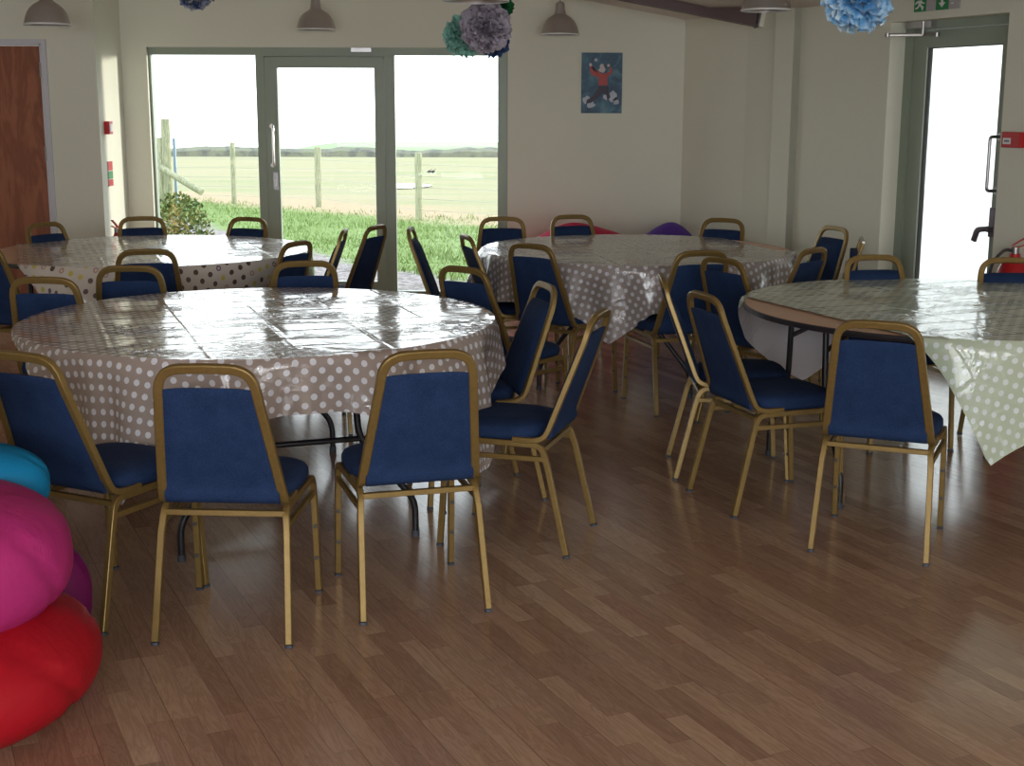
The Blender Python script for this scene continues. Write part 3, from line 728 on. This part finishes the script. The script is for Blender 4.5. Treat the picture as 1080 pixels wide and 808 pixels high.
# ================================================================== CHAIRS
CS = .965
def sc(p): return tuple(v*CS for v in p)
def make_chair():
    root = empty('banquet_chair')
    half = [(.192, .115, .436), (.192, .06, .434), (.191, .022, .438), (.189, -.006, .452), (.186, -.024, .485), (.1665, -.085, .65), (.149, -.139, .795), (.146, -.147, .82), (.139, -.154, .848), (.124, -.160, .870), (.100, -.164, .883), (.072, -.166, .888), (0, -.167, .890)]
    half = [Vector(p) for p in half]
    sm = spline(half[:5], 4)[:-1]+[half[4], half[5]]+spline(half[6:], 4)
    path = [sc(p) for p in sm]; path += [(-x, y, z) for x, y, z in path[-2::-1]]
    mb = MB(); mb.sweep(path, .020, .027, up=(0, 1, 0), chamfer=.45)
    # orient profile: rebuild with side axis following
    mb.build('back_frame', M['gold'], root, angle=30)
    # seat frame: two side rails with their bends, rear and front cross bars
    mb = MB()
    for s_ in (-1, 1):
        rail = fillet([(s_*.197, -.018, .345), (s_*.190, .004, .418), (s_*.203, .362, .424), (s_*.2045, .376, .345)], .055, 6)
        mb.sweep([sc(p) for p in rail], .020, .021, up=(1, 0, 0), chamfer=.35)
    mb.sweep([sc((-.188, .0, .402)), sc((.188, .0, .402))], .016, .018, up=(0, 1, 0)); mb.sweep([sc((-.2, .34, .422)), sc((.2, .34, .422))], .018, .018, up=(0, 1, 0))
    mb.build('seat_frame', M['gold'], root, angle=30)
    for s_ in (-1, 1):
        a, b = (s_*.197, -.018, .350), (s_*.210, -.098, .012)
        mb = MB(); mb.sweep([sc(a), sc(b)], .020, .021, up=(1, 0, 0), chamfer=.35); lg = mb.build('leg', M['gold'], root, angle=30)
        mb = MB(); mb.sweep([sc((s_*.2099, -.0985, .009)), sc((s_*.2102, -.1005, .0))], .0222, .0232, up=(1, 0, 0), chamfer=.3); mb.build('rubber_foot', M['foot'], lg, angle=50)
        a, b = (s_*.2045, .376, .350), (s_*.208, .400, .012)
        mb = MB(); mb.sweep([sc(a), sc(b)], .020, .021, up=(1, 0, 0), chamfer=.35); lg = mb.build('leg', M['gold'], root, angle=30)
        mb = MB(); mb.sweep([sc((s_*.2080, .3998, .009)), sc((s_*.2081, .4005, .0))], .0222, .0232, up=(1, 0, 0), chamfer=.3); mb.build('rubber_foot', M['foot'], lg, angle=50)
        mb = MB()
        for z in (.13, .245):
            y = .376+.024*(.345-z)/.345
            mb.lathe([(0, 0), (.0075, 0), (.0065, .005), (0, .006)], 10, Matrix.Translation(sc((s_*.207, y, z)))@Matrix.Translation((0, -.010, 0)) @ Matrix.Rotation(PI/2, 4, 'X'))
        mb.build('stacking_stud', M['stud'], lg)
        mb = MB(); mb.sweep([sc((s_*.1985, -.014, .368)), sc((s_*.205, .372, .368))], .014, .018, up=(1, 0, 0)); mb.build('stretcher', M['gold'], root, angle=30)
    # backrest cushion
    mb = MB(); NX_, NZ = 14, 20; z0, z1 = .440, .828
    def cx_(z): return .186+(z-.485)*(.149-.186)/(.795-.485) if z > .485 else .189
    def yl(z): return -.024+(max(z, .47)-.485)*(-.139+.024)/(.795-.485)
    fr_, bk = [], []
    for j in range(NZ+1):
        v = j/NZ; z = z0+(z1-z0)*v; hw = cx_(z)-.0105
        for i in range(NX_+1):
            u = -1+2*i/NX_
            eu = (1-abs(u)**5); ev = (1-abs(2*v-1)**7); e = max(0, eu*ev)**.5
            zz_ = z-(.006*abs(u)**4 if v > .9 else 0)
            fr_.append((u*hw, yl(z)+.004+.026*e, zz_)); bk.append((u*hw, yl(z)-.004-.008*e-(.014*max(0, 1-abs(v-.06)*14)), zz_))
    o = mb.add([sc(p) for p in fr_], []); o2 = mb.add([sc(p) for p in bk], []); wI = NX_+1
    for j in range(NZ):
        for i in range(NX_):
            a = j*wI+i; mb.f.append((a, a+1, a+wI+1, a+wI)); b = o2+a; mb.f.append((b, b+wI, b+wI+1, b+1))
    rim = [i for i in range(wI)]+[j*wI+NX_ for j in range(1, NZ+1)]+[NZ*wI+i for i in range(NX_-1, -1, -1)]+[j*wI for j in range(NZ-1, 0, -1)]
    for a, b in zip(rim, rim[1:]+rim[:1]): mb.f.append((a, o2+a, o2+b, b))
    mb.build('backrest', M['blue'], root, angle=60)
    # seat cushion
    mb = MB(); N = 48; ring = []
    for i in range(N):
        a = 2*PI*i/N; c_, s_ = math.cos(a), math.sin(a); e = 3.6
        k_ = (abs(c_)**e+abs(s_)**e)**(-1/e); x, y = c_*k_, s_*k_
        hw = .196+.016*(y+1)/2; ring.append((x*hw, .205+y*.202))
    lay = [(.93, .430), (.985, .436), (1.0, .450), (.995, .466), (.96, .478), (.88, .487), (.7, .493), (.45, .496), (.2, .497)]
    for f_, z in lay:
        for x, y in ring: mb.v.append(sc((x*f_, .205+(y-.205)*f_, z)))
    for j in range(len(lay)-1):
        for i in range(N): a = j*N+i; b = j*N+(i+1) % N; mb.f.append((a, b, b+N, a+N))
    mb.f.append(tuple(range(N))[::-1]); mb.f.append(tuple((len(lay)-1)*N+i for i in range(N)))
    mb.build('seat', M['blue'], root, angle=70)
    return root
CH = {
"A": (-.8917, 4.0923, -.0497), "B": (-.3063, 4.3319, .2903), "C": (1.3607, 4.9429, -.3989), "E": (.1710, 5.0800, 1.2693), "G": (.9348, 5.5910, -1.2481), "F": (-1.4330, 4.2681, -.4749),
"D": (-.0133, 5.7893, 1.8543), "I": (-2.0594, 6.1567, -.0523), "J": (-1.8242, 6.6075, .0661), "K": (-1.0450, 6.8294, .1849), "L": (-.1319, 6.5665, -.6909), "M": (-1.2029, 8.4532, 1.5657),
"N": (-1.0207, 8.7993, 1.2142), "O": (-1.3535, 7.7395, 1.1350), "P": (-1.9676, 7.3617, .2245), "Q": (-2.8899, 8.7891, -2.1177), "R": (-2.4828, 9.2298, -2.8086), "S": (-1.8632, 9.2008, 2.7270),
"U": (-2.8571, 7.6018, -.3422), "V": (-.0710, 9.2699, 3.1342), "W": (-.1153, 8.1407, -1.2952), "X": (-.4761, 8.5927, -1.6141), "Y": (.1990, 7.6888, -.6574), "Z": (.9545, 7.3699, .2892),
"AA": (1.1870, 6.9680, -.9500), "BB": (.8420, 6.1435, -1.6060), "CC": (1.8793, 6.8556, -2.9907), "DD": (1.9093, 8.6988, 1.9461), "EE": (1.5025, 7.4815, .8515), "GG": (2.5090, 6.7389, 3.0748),
"TA": (.4632, 9.4802, -2.8318), "TB": (1.3570, 9.2326, 2.5880)}
g1, g2, g3, g4 = 'chairs around the nearest left table', 'chairs around the back left table', 'chairs around the back centre-right table', 'chairs around the right-hand table'
LAB = {
"F": (g1, 'blue banquet chair behind the stacked bean bags, cut by the left edge'),
"A": (g1, 'nearest blue chair with its back to us, right of the bean bags'),
"B": (g1, 'blue chair with its back to us, beside the hanging corner of the taupe cloth'),
"E": (g1, 'blue chair seen side-on facing left, fully in view right of the nearest table'),
"D": (g1, 'blue chair facing left, half hidden behind the side-on one'),
"I": (g1, 'blue chair back rising behind the far left rim of the nearest table'),
"J": (g1, 'lower of two overlapping chair backs beyond the nearest table'),
"K": (g1, 'blue chair back rising just behind the middle of the nearest table, below the door handle'),
"L": (g3, 'dark chair back at the far right rim of the nearest table'),
"P": (g2, 'upper of two overlapping chair backs, at the front of the back left table'),
"O": (g2, 'blue chair back at the right end of the back left table, slightly turned'),
"M": (g2, 'chair seen edge-on in front of the glass door pane, narrower of the pair'),
"N": (g2, 'dark blue chair facing left in front of the post right of the glass door'),
"Q": (g2, 'gold-framed chair top behind the back left table, in front of the brown door'),
"R": (g2, 'chair top beside the small extinguisher, behind the back left table'),
"S": (g2, 'chair top behind the back left table, just left of the glass door'),
"U": (g2, 'dark blue chair at the very left edge of the picture beside the bare table wood'),
"X": (g3, 'chair seen edge-on facing right, silhouetted against the grass in the right window pane'),
"W": (g3, 'narrow turned chair facing right at the left end of the back centre table'),
"V": (g3, 'blue chair back at the right edge of the window'),
"Y": (g3, 'blue chair with its back to us at the front left of the back centre table'),
"Z": (g3, 'blue chair with gold legs tucked under the front right of the back centre table'),
"TA": (g3, 'chair top behind the back centre table in front of the pink bean bag'),
"TB": (g3, 'chair top in the room corner right of the purple bean bag'),
"DD": (g3, 'tall blue chair turned side-on against the plain wall left of the exit door'),
"EE": (g3, 'turned chair between the two right-hand tables, just before the tall wall chair'),
"BB": (g4, 'thin edge-on chair left of the right-hand table, leftmost of three'),
"G": (g4, 'blue chair facing right, front one of three left of the right-hand table'),
"AA": (g4, 'blue chair facing right, rearmost of three left of the right-hand table'),
"C": (g4, 'blue chair with its back to us, standing alone in front of the right-hand table'),
"CC": (g4, 'chair top behind the right-hand table, left of the exit door glass'),
"GG": (g4, 'chair top behind the right-hand table, in front of the red fire extinguisher')}
proto = make_chair(); index_kids()
first = True
for k, (x, y, a) in CH.items():
    o = proto if first else copy_tree(proto); first = False
    o.location = (x*S, y*S, 0); o.rotation_euler = (0, 0, a)
    tag(o, LAB[k][1], 'chair', LAB[k][0])

# folded chair leaning on the wall by the exit door
fc = empty('folded_chair', (2.02, 8.30, 0), math.radians(78)); tag(fc, 'narrow folded chair with blue cushion leaning near the exit door, behind the right table', 'chair')
for s_ in (-1, 1):
    mb = MB(); mb.sweep([(s_*.17, -.10, .80), (s_*.17, .02, .42), (s_*.19, .16, 0.0)], .018, .02, up=(1, 0, 0)); mb.build('frame', M['gold'], fc, angle=50)
    mb = MB(); mb.sweep([(s_*.15, -.02, .66), (s_*.15, .02, .35), (s_*.17, -.02, 0.0)], .018, .02, up=(1, 0, 0)); mb.build('leg', M['chrome'], fc, angle=50)
mb = MB(); mb.sweep([(-.17, -.10, .80), (.17, -.10, .80)], .018, .02, up=(0, 1, 0)); mb.build('top_rail', M['chrome'], fc)
mb = MB(); mb.box(-.14, .14, -.075, -.035, .50, .74); mb.build('backrest', M['blue'], fc)
mb = MB(); mb.box(-.14, .14, .0, .035, .14, .48); mb.build('seat', M['blue'], fc)

# ================================================================== BEAN BAGS
def bag(name, c, ax, label, col, seed, group=None, pinch=.0, top=.55, rot=0, pw=2.6, rough=.6, tuft=None):
    bm = bmesh.new(); bmesh.ops.create_icosphere(bm, subdivisions=5, radius=1); r = random.Random(seed)
    W_ = [(Vector((r.uniform(-1, 1), r.uniform(-1, 1), r.uniform(-.6, .6)))*r.uniform(2, 6), r.uniform(0, 6.28), r.uniform(.2, 1)) for _ in range(14)]
    for v in bm.verts:
        p = v.co.copy(); h = math.hypot(p.x, p.y)
        # superellipsoid, fuller low down
        e = pw; k = (h**e+abs(p.z)**e)**(-1/e); q = Vector((p.x*k, p.y*k, p.z*k))
        n = sum(a*math.sin(w_.dot(p)+ph) for w_, ph, a in W_)/14
        fold = 0
        ang = math.atan2(p.y, p.x); ridge = abs(math.sin(ang*3.5+p.z*1.2+seed))
        fold = -.045*max(0, 1-ridge*5)*(1-.3*p.z)
        q *= 1+n*.06+fold*.8
        if q.z > 0: q.x *= 1-pinch*q.z; q.y *= 1-pinch*q.z
        v.co = Vector((q.x*ax[0], q.y*ax[1], q.z*ax[2]))
    if tuft:
        for v in bm.verts:
            d_ = Vector((v.co.x-tuft[0], v.co.y-tuft[1], 0)).length
            if v.co.z > 0: v.co.z += tuft[3]*math.exp(-(d_/tuft[2])**2)
    zmin = min(v.co.z for v in bm.verts)
    flat = zmin*.86
    for v in bm.verts:
        if v.co.z < flat: v.co.z = flat
    me = bpy.data.meshes.new(name); 
    for f in bm.faces: f.smooth = True
    bm.to_mesh(me); bm.free(); me.materials.append(col)
    o = bpy.data.objects.new(name, me); C.objects.link(o); o.location = (c[0], c[1], c[2]-flat); o.rotation_euler = (0, 0, rot)
    return tag(o, label, 'bean bag', group)
def m_bag(name, col, rough=.55):
    t = NT(name); o = t.obj(); a = t.noise(o, 5, 4, .6, 1.0); b = t.noise(o, 160, 2)
    base = t.mix(a.outputs[0], tuple(c*.9 for c in col[:3])+(1,), tuple(min(1, c*1.1) for c in col[:3])+(1,))
    return t.finish(base, rough, spec=.25, normal=t.bump(t.math('ADD', a.outputs[0], t.math('MULTIPLY', b.outputs[0], .03)), .35, .02))
bg_ = 'bean bags stacked at the left edge'
bag('bean_bag', (-1.55, 3.33, 0), (.465, .46, .185), 'big red bean bag on the floor at bottom left, bottom of the stack', m_bag('red_cotton', srgb(170, 18, 34)), 1, bg_, pw=2.3)
bag('bean_bag', (-1.55, 3.38, .26), (.395, .38, .19), 'bright pink bean bag resting on the red one', m_bag('pink_cotton', srgb(178, 46, 116)), 4, bg_, pw=2.7)
bag('bean_bag', (-1.60, 3.84, 0), (.35, .16, .20), 'dark magenta bean bag squeezed behind the red and pink ones', m_bag('magenta_cotton', srgb(110, 18, 84)), 6, bg_)
bag('bean_bag', (-1.62, 3.74, .43), (.31, .17, .12), 'turquoise bean bag on top behind the pink one', m_bag('turquoise_cotton', srgb(14, 124, 172)), 9, bg_)
bag('bean_bag', (-1.70, 3.62, .66), (.28, .22, .12), 'small dark pink bean bag at the top of the left stack, mostly out of frame', m_bag('deep_pink_cotton', srgb(160, 24, 84)), 12, bg_)
gb2 = 'bean bags against the far wall'
bag('bean_bag', ((at_y(617, 245, 10.75).x), 10.72, 0), (.60, .33, .345), 'crimson pink bean bag against the far wall behind the back table', m_bag('crimson_cotton', srgb(200, 20, 80)), 21, gb2, pinch=.08, pw=2.3, tuft=(-.10, 0, .22, .06))
bag('bean_bag', ((at_y(705, 245, 10.75).x-.02), 10.70, 0), (.39, .30, .35), 'purple bean bag in the far corner behind the back table', m_bag('purple_cotton', srgb(92, 58, 160)), 25, gb2, tuft=(.06, 0, .16, .06), pinch=.2, pw=2.0)

# ================================================================== LAMPS
M['shade'] = simple('spun_aluminium', srgb(178, 172, 168), .32, .6, var=.05)
def pendant(D, x, y, label, top=None):
    P = at_y(x, y, D); z = P.z; zt_ = zc(P.x)-.0
    root = empty('pendant_lamp', (P.x, D, z)); tag(root, label, 'lamp', 'metal pendant lamps')
    pr = [(.150, 0), (.150, .006), (.147, .012), (.141, .04), (.130, .072), (.112, .102), (.088, .126), (.062, .142), (.046, .152), (.040, .17), (.036, .20), (.033, .235), (.020, .245), (0, .246)]
    inn = [(max(0, r-.004), z_-.002) for r, z_ in pr[::-1]]; inn[0] = (0, .24)
    mb = MB(); mb.lathe(pr+inn[:-1]+[(.146, 0), (.150, 0)], 48); mb.build('lamp_shade', M['shade'], root)
    mb = MB(); mb.lathe([(.146, -.004), (.152, -.004), (.152, .006), (.146, .006), (.146, -.004)], 48); mb.build('shade_rim', M['white'], root)
    mb = MB(); mb.lathe([(0, .02), (.02, .025), (.033, .05), (.03, .08), (.014, .11), (.013, .15), (0, .15)], 20); mb.build('bulb', simple('opal_bulb', srgb(235, 235, 230), .3), root)
    mb = MB(); mb.sweep([(0, 0, .24), (0, 0, zt_-z)], .007, .007, n=8); mb.build('cord', M['black'], root)
    mb = MB(); mb.lathe([(0, zt_-z-.03), (.04, zt_-z-.03), (.045, zt_-z), (0, zt_-z)], 20); mb.build('ceiling_rose', M['white'], root)
pendant(9.35, 50, 26, 'metal pendant lamp over the brown door, leftmost of all')
pendant(10.75, 333.5, 31.5, 'metal pendant lamp hanging above the glass door')
pendant(10.9, 590.5, 36.5, 'metal pendant lamp hanging left of the poster')
pendant(8.5, 808, 11, 'metal pendant lamp hanging by the end of the dark steel beam')
pendant(6.45, 502, 1, 'metal pendant lamp just above the grey and mint pompoms, mostly out of frame')

# ================================================================== PAPER POMPOMS
def pompom(c, rad, label, col1, col2, seed, n=150, flat=1.0):
    r = random.Random(seed); mb = MB()
    for k in range(n):
        z = 1-2*(k+.5)/n; a = k*2.39996; s_ = math.sqrt(1-z*z)
        d_ = Vector((s_*math.cos(a), s_*math.sin(a), z)); d_ = (d_+Vector((r.uniform(-.15, .15),)*3)).normalized()
        t1 = d_.orthogonal().normalized(); t1 = Matrix.Rotation(r.uniform(0, 6.28), 3, d_) @ t1; t2 = d_.cross(t1)
        L = rad*r.uniform(.9, 1.06); wd = rad*r.uniform(.26, .36)
        rows = []
        for q, (f_, w_) in enumerate(((.25, .25), (.55, .6), (.8, 1.0), (.95, .95), (1.03, .45))):
            row = []
            for j in range(-2, 3):
                u = j/2; ruff = (1 if (j % 2) else -1)*rad*.05*(q/4)+r.uniform(-.02, .02)*rad
                row.append(d_*(L*f_-abs(u)*rad*.10*(q > 2)+r.uniform(-.02, .02)*rad)+t1*(u*wd*w_)+t2*(ruff+u*u*wd*.35))
            rows.append(row)
        o = len(mb.v)
        for row in rows: mb.v += [tuple(v) for v in row]
        for i in range(4):
            for j in range(4): b = o+i*5+j; mb.f.append((b, b+1, b+6, b+5))
    mb.lathe([(0, -.45*rad), (.3*rad, -.35*rad), (.45*rad, 0), (.3*rad, .35*rad), (0, .45*rad)], 16)
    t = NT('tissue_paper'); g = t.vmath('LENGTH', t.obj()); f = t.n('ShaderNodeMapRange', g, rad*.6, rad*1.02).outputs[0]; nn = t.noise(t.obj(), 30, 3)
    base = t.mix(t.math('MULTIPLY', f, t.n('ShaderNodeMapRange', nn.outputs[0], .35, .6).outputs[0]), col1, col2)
    m = t.finish(base, .8, spec=.2)
    p = m.node_tree.nodes.get('Principled BSDF')
    root = empty('paper_pompom', c); tag(root, label, 'pompom', 'tissue paper pompoms')
    mb.build('tissue_ball', m, root, angle=80)
    th = MB(); th.sweep([(0, 0, rad*.3), (0, 0, zc(c[0])-c[2])], .002, .002, n=5); th.build('thread', M['white'], root)
def P_at(x, y, D): v = at_y(x, y, D); return (v.x, v.y, v.z)
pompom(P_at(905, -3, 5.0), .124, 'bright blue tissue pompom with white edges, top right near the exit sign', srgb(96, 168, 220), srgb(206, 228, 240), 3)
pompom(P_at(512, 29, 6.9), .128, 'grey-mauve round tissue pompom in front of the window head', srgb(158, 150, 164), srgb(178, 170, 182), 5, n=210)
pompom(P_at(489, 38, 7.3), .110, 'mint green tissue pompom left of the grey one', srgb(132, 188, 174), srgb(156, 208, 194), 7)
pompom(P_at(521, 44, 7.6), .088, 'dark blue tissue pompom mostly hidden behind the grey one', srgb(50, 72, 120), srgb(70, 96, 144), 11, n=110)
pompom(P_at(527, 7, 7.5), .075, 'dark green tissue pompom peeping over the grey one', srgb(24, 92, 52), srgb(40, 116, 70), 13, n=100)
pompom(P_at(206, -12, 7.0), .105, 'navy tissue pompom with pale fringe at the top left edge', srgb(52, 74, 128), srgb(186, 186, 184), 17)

# ================================================================== POSTER, SIGNS, FIRE GEAR
pa, pb = at_y(613.5, 55.5, YB), at_y(655.5, 119.5, YB)
po = empty('poster', (pa.x, YB-.004, pb.z)); tag(po, 'small dark blue poster of a figure in a red top leaping from splashing water', 'poster')
W_, H_ = pb.x-pa.x, pa.z-pb.z
t = NT('poster_print_sea'); nn = t.noise(t.obj(), 9, 4, .6, .6)
mb = MB(); mb.box(0, W_, -.001, .003, 0, H_)
mb.build('poster_sheet', t.finish(t.ramp(nn.outputs[0], [(.3, srgb(30, 52, 88)), (.5, srgb(44, 88, 116)), (.68, srgb(84, 130, 148))]), .5), po, smooth=False)
def pprint(name, polys, mat, y=-.0016):
    mb = MB()
    for q, poly in enumerate(polys):
        yy = y-.00012*q
        mb.add([(u*W_, yy, v*H_) for u, v in poly]+[(u*W_, -.0008, v*H_) for u, v in poly], [tuple(range(len(poly)))]+[(i, (i+1) % len(poly), len(poly)+(i+1) % len(poly), len(poly)+i) for i in range(len(poly))])
    return mb.build(name, mat, po, smooth=False)
def blob(cx, cy, rx, ry, n=12, sd=0): r = random.Random(sd); return [(cx+rx*math.cos(2*PI*i/n)*r.uniform(.75, 1.2), cy+ry*math.sin(2*PI*i/n)*r.uniform(.75, 1.2)) for i in range(n)]
foam = simple('poster_print_foam', srgb(176, 186, 200), .5, var=.2)
for pb_ in (blob(.14, .22, .10, .07, sd=1), blob(.24, .14, .10, .06, sd=2), blob(.78, .28, .12, .09, sd=3), blob(.86, .2, .08, .06, sd=4), blob(.62, .27, .08, .05, sd=5), blob(.35, .88, .04, .03, sd=6)): pprint('printed_splash', [pb_], foam)
pprint('printed_trousers', [[(.44, .45), (.66, .45), (.68, .36), (.60, .30), (.54, .34), (.42, .26), (.24, .17), (.12, .16), (.14, .22), (.28, .28)], [(.60, .36), (.68, .36), (.72, .26), (.64, .22)]], simple('poster_print_dark', srgb(46, 40, 62), .5), -.0022)
pprint('printed_jacket', [[(.42, .66), (.64, .66), (.64, .46), (.42, .46)], [(.20, .78), (.27, .78), (.30, .68), (.46, .62), (.44, .68), (.30, .63), (.24, .66)][:5], [(.24, .76), (.19, .76), (.24, .64), (.44, .58), (.44, .66), (.28, .70)], [(.62, .66), (.70, .70), (.68, .76), (.73, .76), (.77, .68), (.64, .60)]], simple('poster_print_red', srgb(176, 66, 60), .5, var=.2, scale=60), -.0028)
pprint('printed_head', [blob(.5, .78, .055, .045, sd=9), blob(.51, .72, .08, .05, sd=10), blob(.22, .80, .04, .03, sd=12), blob(.66, .79, .04, .025, sd=14)], simple('poster_print_pale', srgb(200, 190, 192), .5), -.0034)

# exit sign on the oblique wall: board with running figure and down arrow
sA = loc_in(966, 13); sB = loc_in(1013, 8); zb_ = sA.z; L_ = sB.x-sA.x; Hs = ZE-.006-zb_
es = empty('exit_sign', DM @ Vector((sA.x, 0, zb_))); es.rotation_euler = (0, 0, math.atan2(du.y, du.x)); tag(es, 'green and white emergency exit sign above the exit door', 'sign')
mb = MB(); mb.box(0, L_, -.012, 0, 0, Hs); mb.build('sign_board', simple('sign_board_face', srgb(176, 172, 176), .4), es, smooth=False)
for a, b in ((0, .27), (.50, .77)):
    mb = MB(); mb.box(a*L_, b*L_, -.016, -.0121, .0, Hs); pn = mb.build('green_panel', M['green'], es, smooth=False)
def glyph(polys, name, y=-.0175):
    mb = MB()
    for poly in polys:
        n = len(poly); mb.add([(u*L_, y, v*Hs) for u, v in poly]+[(u*L_, -.016, v*Hs) for u, v in poly], [tuple(range(n))]+[(i, (i+1) % n, n+(i+1) % n, n+i) for i in range(n)])
    mb.build(name, M['white'], es, smooth=False)
glyph([[(.14, .78), (.17, .82), (.19, .76), (.16, .72)], [(.10, .70), (.17, .70), (.20, .58), (.25, .52), (.23, .47), (.17, .52), (.16, .42), (.22, .30), (.21, .08), (.18, .08), (.17, .26), (.12, .36), (.10, .22), (.04, .16), (.03, .24), (.08, .30), (.11, .48), (.07, .56), (.04, .46), (.02, .50), (.05, .64)]], 'running_figure')
glyph([[(.61, .85), (.66, .85), (.66, .45), (.71, .45), (.635, .15), (.56, .45), (.61, .45)]], 'arrow')
glyph([[(.82, .62), (.84, .62), (.84, .5), (.82, .5)], [(.87, .62), (.90, .62), (.90, .5), (.87, .5)], [(.83, .40), (.89, .40), (.89, .3), (.83, .3)]], 'small_print')
# red call point with label at right edge
ra, rb_ = loc_in(1063, 139), loc_in(1080.5, 156); 
cp = empty('fire_call_point', DM @ Vector((ra.x, 0, rb_.z))); cp.rotation_euler = es.rotation_euler; tag(cp, 'red fire alarm call point on the wall right of the exit door', 'fire alarm')
wd_ = .15; hh_ = ra.z-rb_.z
mb = MB(); mb.box(0, wd_, -.045, 0, 0, hh_); o = mb.build('body', M['red'], cp, smooth=False); bv = o.modifiers.new('b', 'BEVEL'); bv.width = .004; bv.segments = 2
mb = MB(); mb.box(.016, .075, -.048, -.045, hh_*.22, hh_*.62); pl_ = mb.build('label_plate', M['white'], cp, smooth=False)
mb = MB(); 
for q in range(3): mb.box(.028+q*.013, .038+q*.013, -.0492, -.048, hh_*.36, hh_*.48)
mb.build('label_print', simple('blue_grey_ink', srgb(70, 80, 110), .5), pl_, smooth=False)
# call point on the left return wall (faces +X)
def at_x(x, y, X0): d_ = ray(x, y); return Vector((0, 0, CAM_H))+d_*(X0/d_.x)
a_ = at_x(109.5, 128, XR); b_ = at_x(120.5, 141, XR)
lc = empty('fire_call_point', (XR, min(a_.y, b_.y), b_.z)); tag(lc, 'small red and white fire call point on the sunlit return wall left of the window', 'fire alarm')
ww = abs(b_.y-a_.y)*.75; h_ = a_.z-b_.z
mb = MB(); mb.box(0, .04, 0, .09, 0, h_); mb.build('body', M['red'], lc, smooth=False)
mb = MB(); mb.box(.04, .043, .015, .075, .02, h_-.02); mb.build('face_plate', M['white'], lc, smooth=False)
a_ = at_x(112.5, 170, XR); b_ = at_x(114.8, 197, XR)
ns = empty('fire_notice', (XR, a_.y, b_.z)); tag(ns, 'narrow red and green fire notice below the small call point on the return wall', 'sign')
hN = a_.z-b_.z; mb = MB(); mb.box(0, .006, 0, .12, 0, hN); mb.build('sheet', M['white'], ns, smooth=False)
mb = MB(); mb.box(.006, .009, 0, .12, hN*.62, hN*.98); mb.build('red_band', M['red'], ns, smooth=False)
mb = MB(); mb.box(.006, .009, 0, .12, hN*.30, hN*.6); mb.build('green_band', M['green'], ns, smooth=False)
mb = MB(); mb.box(.006, .009, 0, .12, hN*.02, hN*.28); mb.build('lower_red_band', M['red'], ns, smooth=False)

def extinguisher(loc, rz, h, r, label):
    root = empty('fire_extinguisher', loc, rz); tag(root, label, 'fire extinguisher')
    mb = MB(); mb.lathe([(0, 0), (r*.9, 0), (r, .015), (r, h*.72), (r*.93, h*.78), (r*.7, h*.83), (r*.35, h*.86), (r*.3, h*.89), (0, h*.89)], 28); mb.build('cylinder_body', M['red'], root)
    mb = MB(); mb.lathe([(0, h*.88), (.022, h*.88), (.022, h*.93), (0, h*.93)], 16); mb.build('valve', M['chrome'], root)
    mb = MB(); mb.sweep([(-.02, 0, h*.92), (.05, 0, h*.945), (.13, 0, h*.97)], .02, .006, up=(0, 1, 0)); mb.sweep([(-.02, 0, h*.94), (.04, 0, h*.985), (.12, 0, h*1.03)], .02, .006, up=(0, 1, 0)); mb.build('handle', M['red'], root)
    mb = MB(); mb.sweep(spline([(-.02, 0, h*.91), (-.07, 0, h*.9), (-r-.035, 0, h*.78), (-r-.03, 0, h*.5), (-r-.02, 0, h*.2)], 6), .018, .018, n=10); mb.sweep([(-r-.02, 0, h*.25), (-r-.02, 0, h*.08)], .028, .028, n=12); mb.build('hose', M['black'], root)
# right one stands on the floor by the door; left one hangs low on the return wall
P = at_y(1068, 300, 7.80)
extinguisher((P.x, 7.80, 0), math.radians(-5), .87, .095, 'red fire extinguisher standing right of the exit door, behind the right-hand table')
a_ = at_x(122, 240, XR+.09)
extinguisher((XR+.10, a_.y, 0), math.radians(-90), at_x(122, 231, XR+.09).z/1.03, .075, 'small red and black fire extinguisher low on the return wall at the far left')
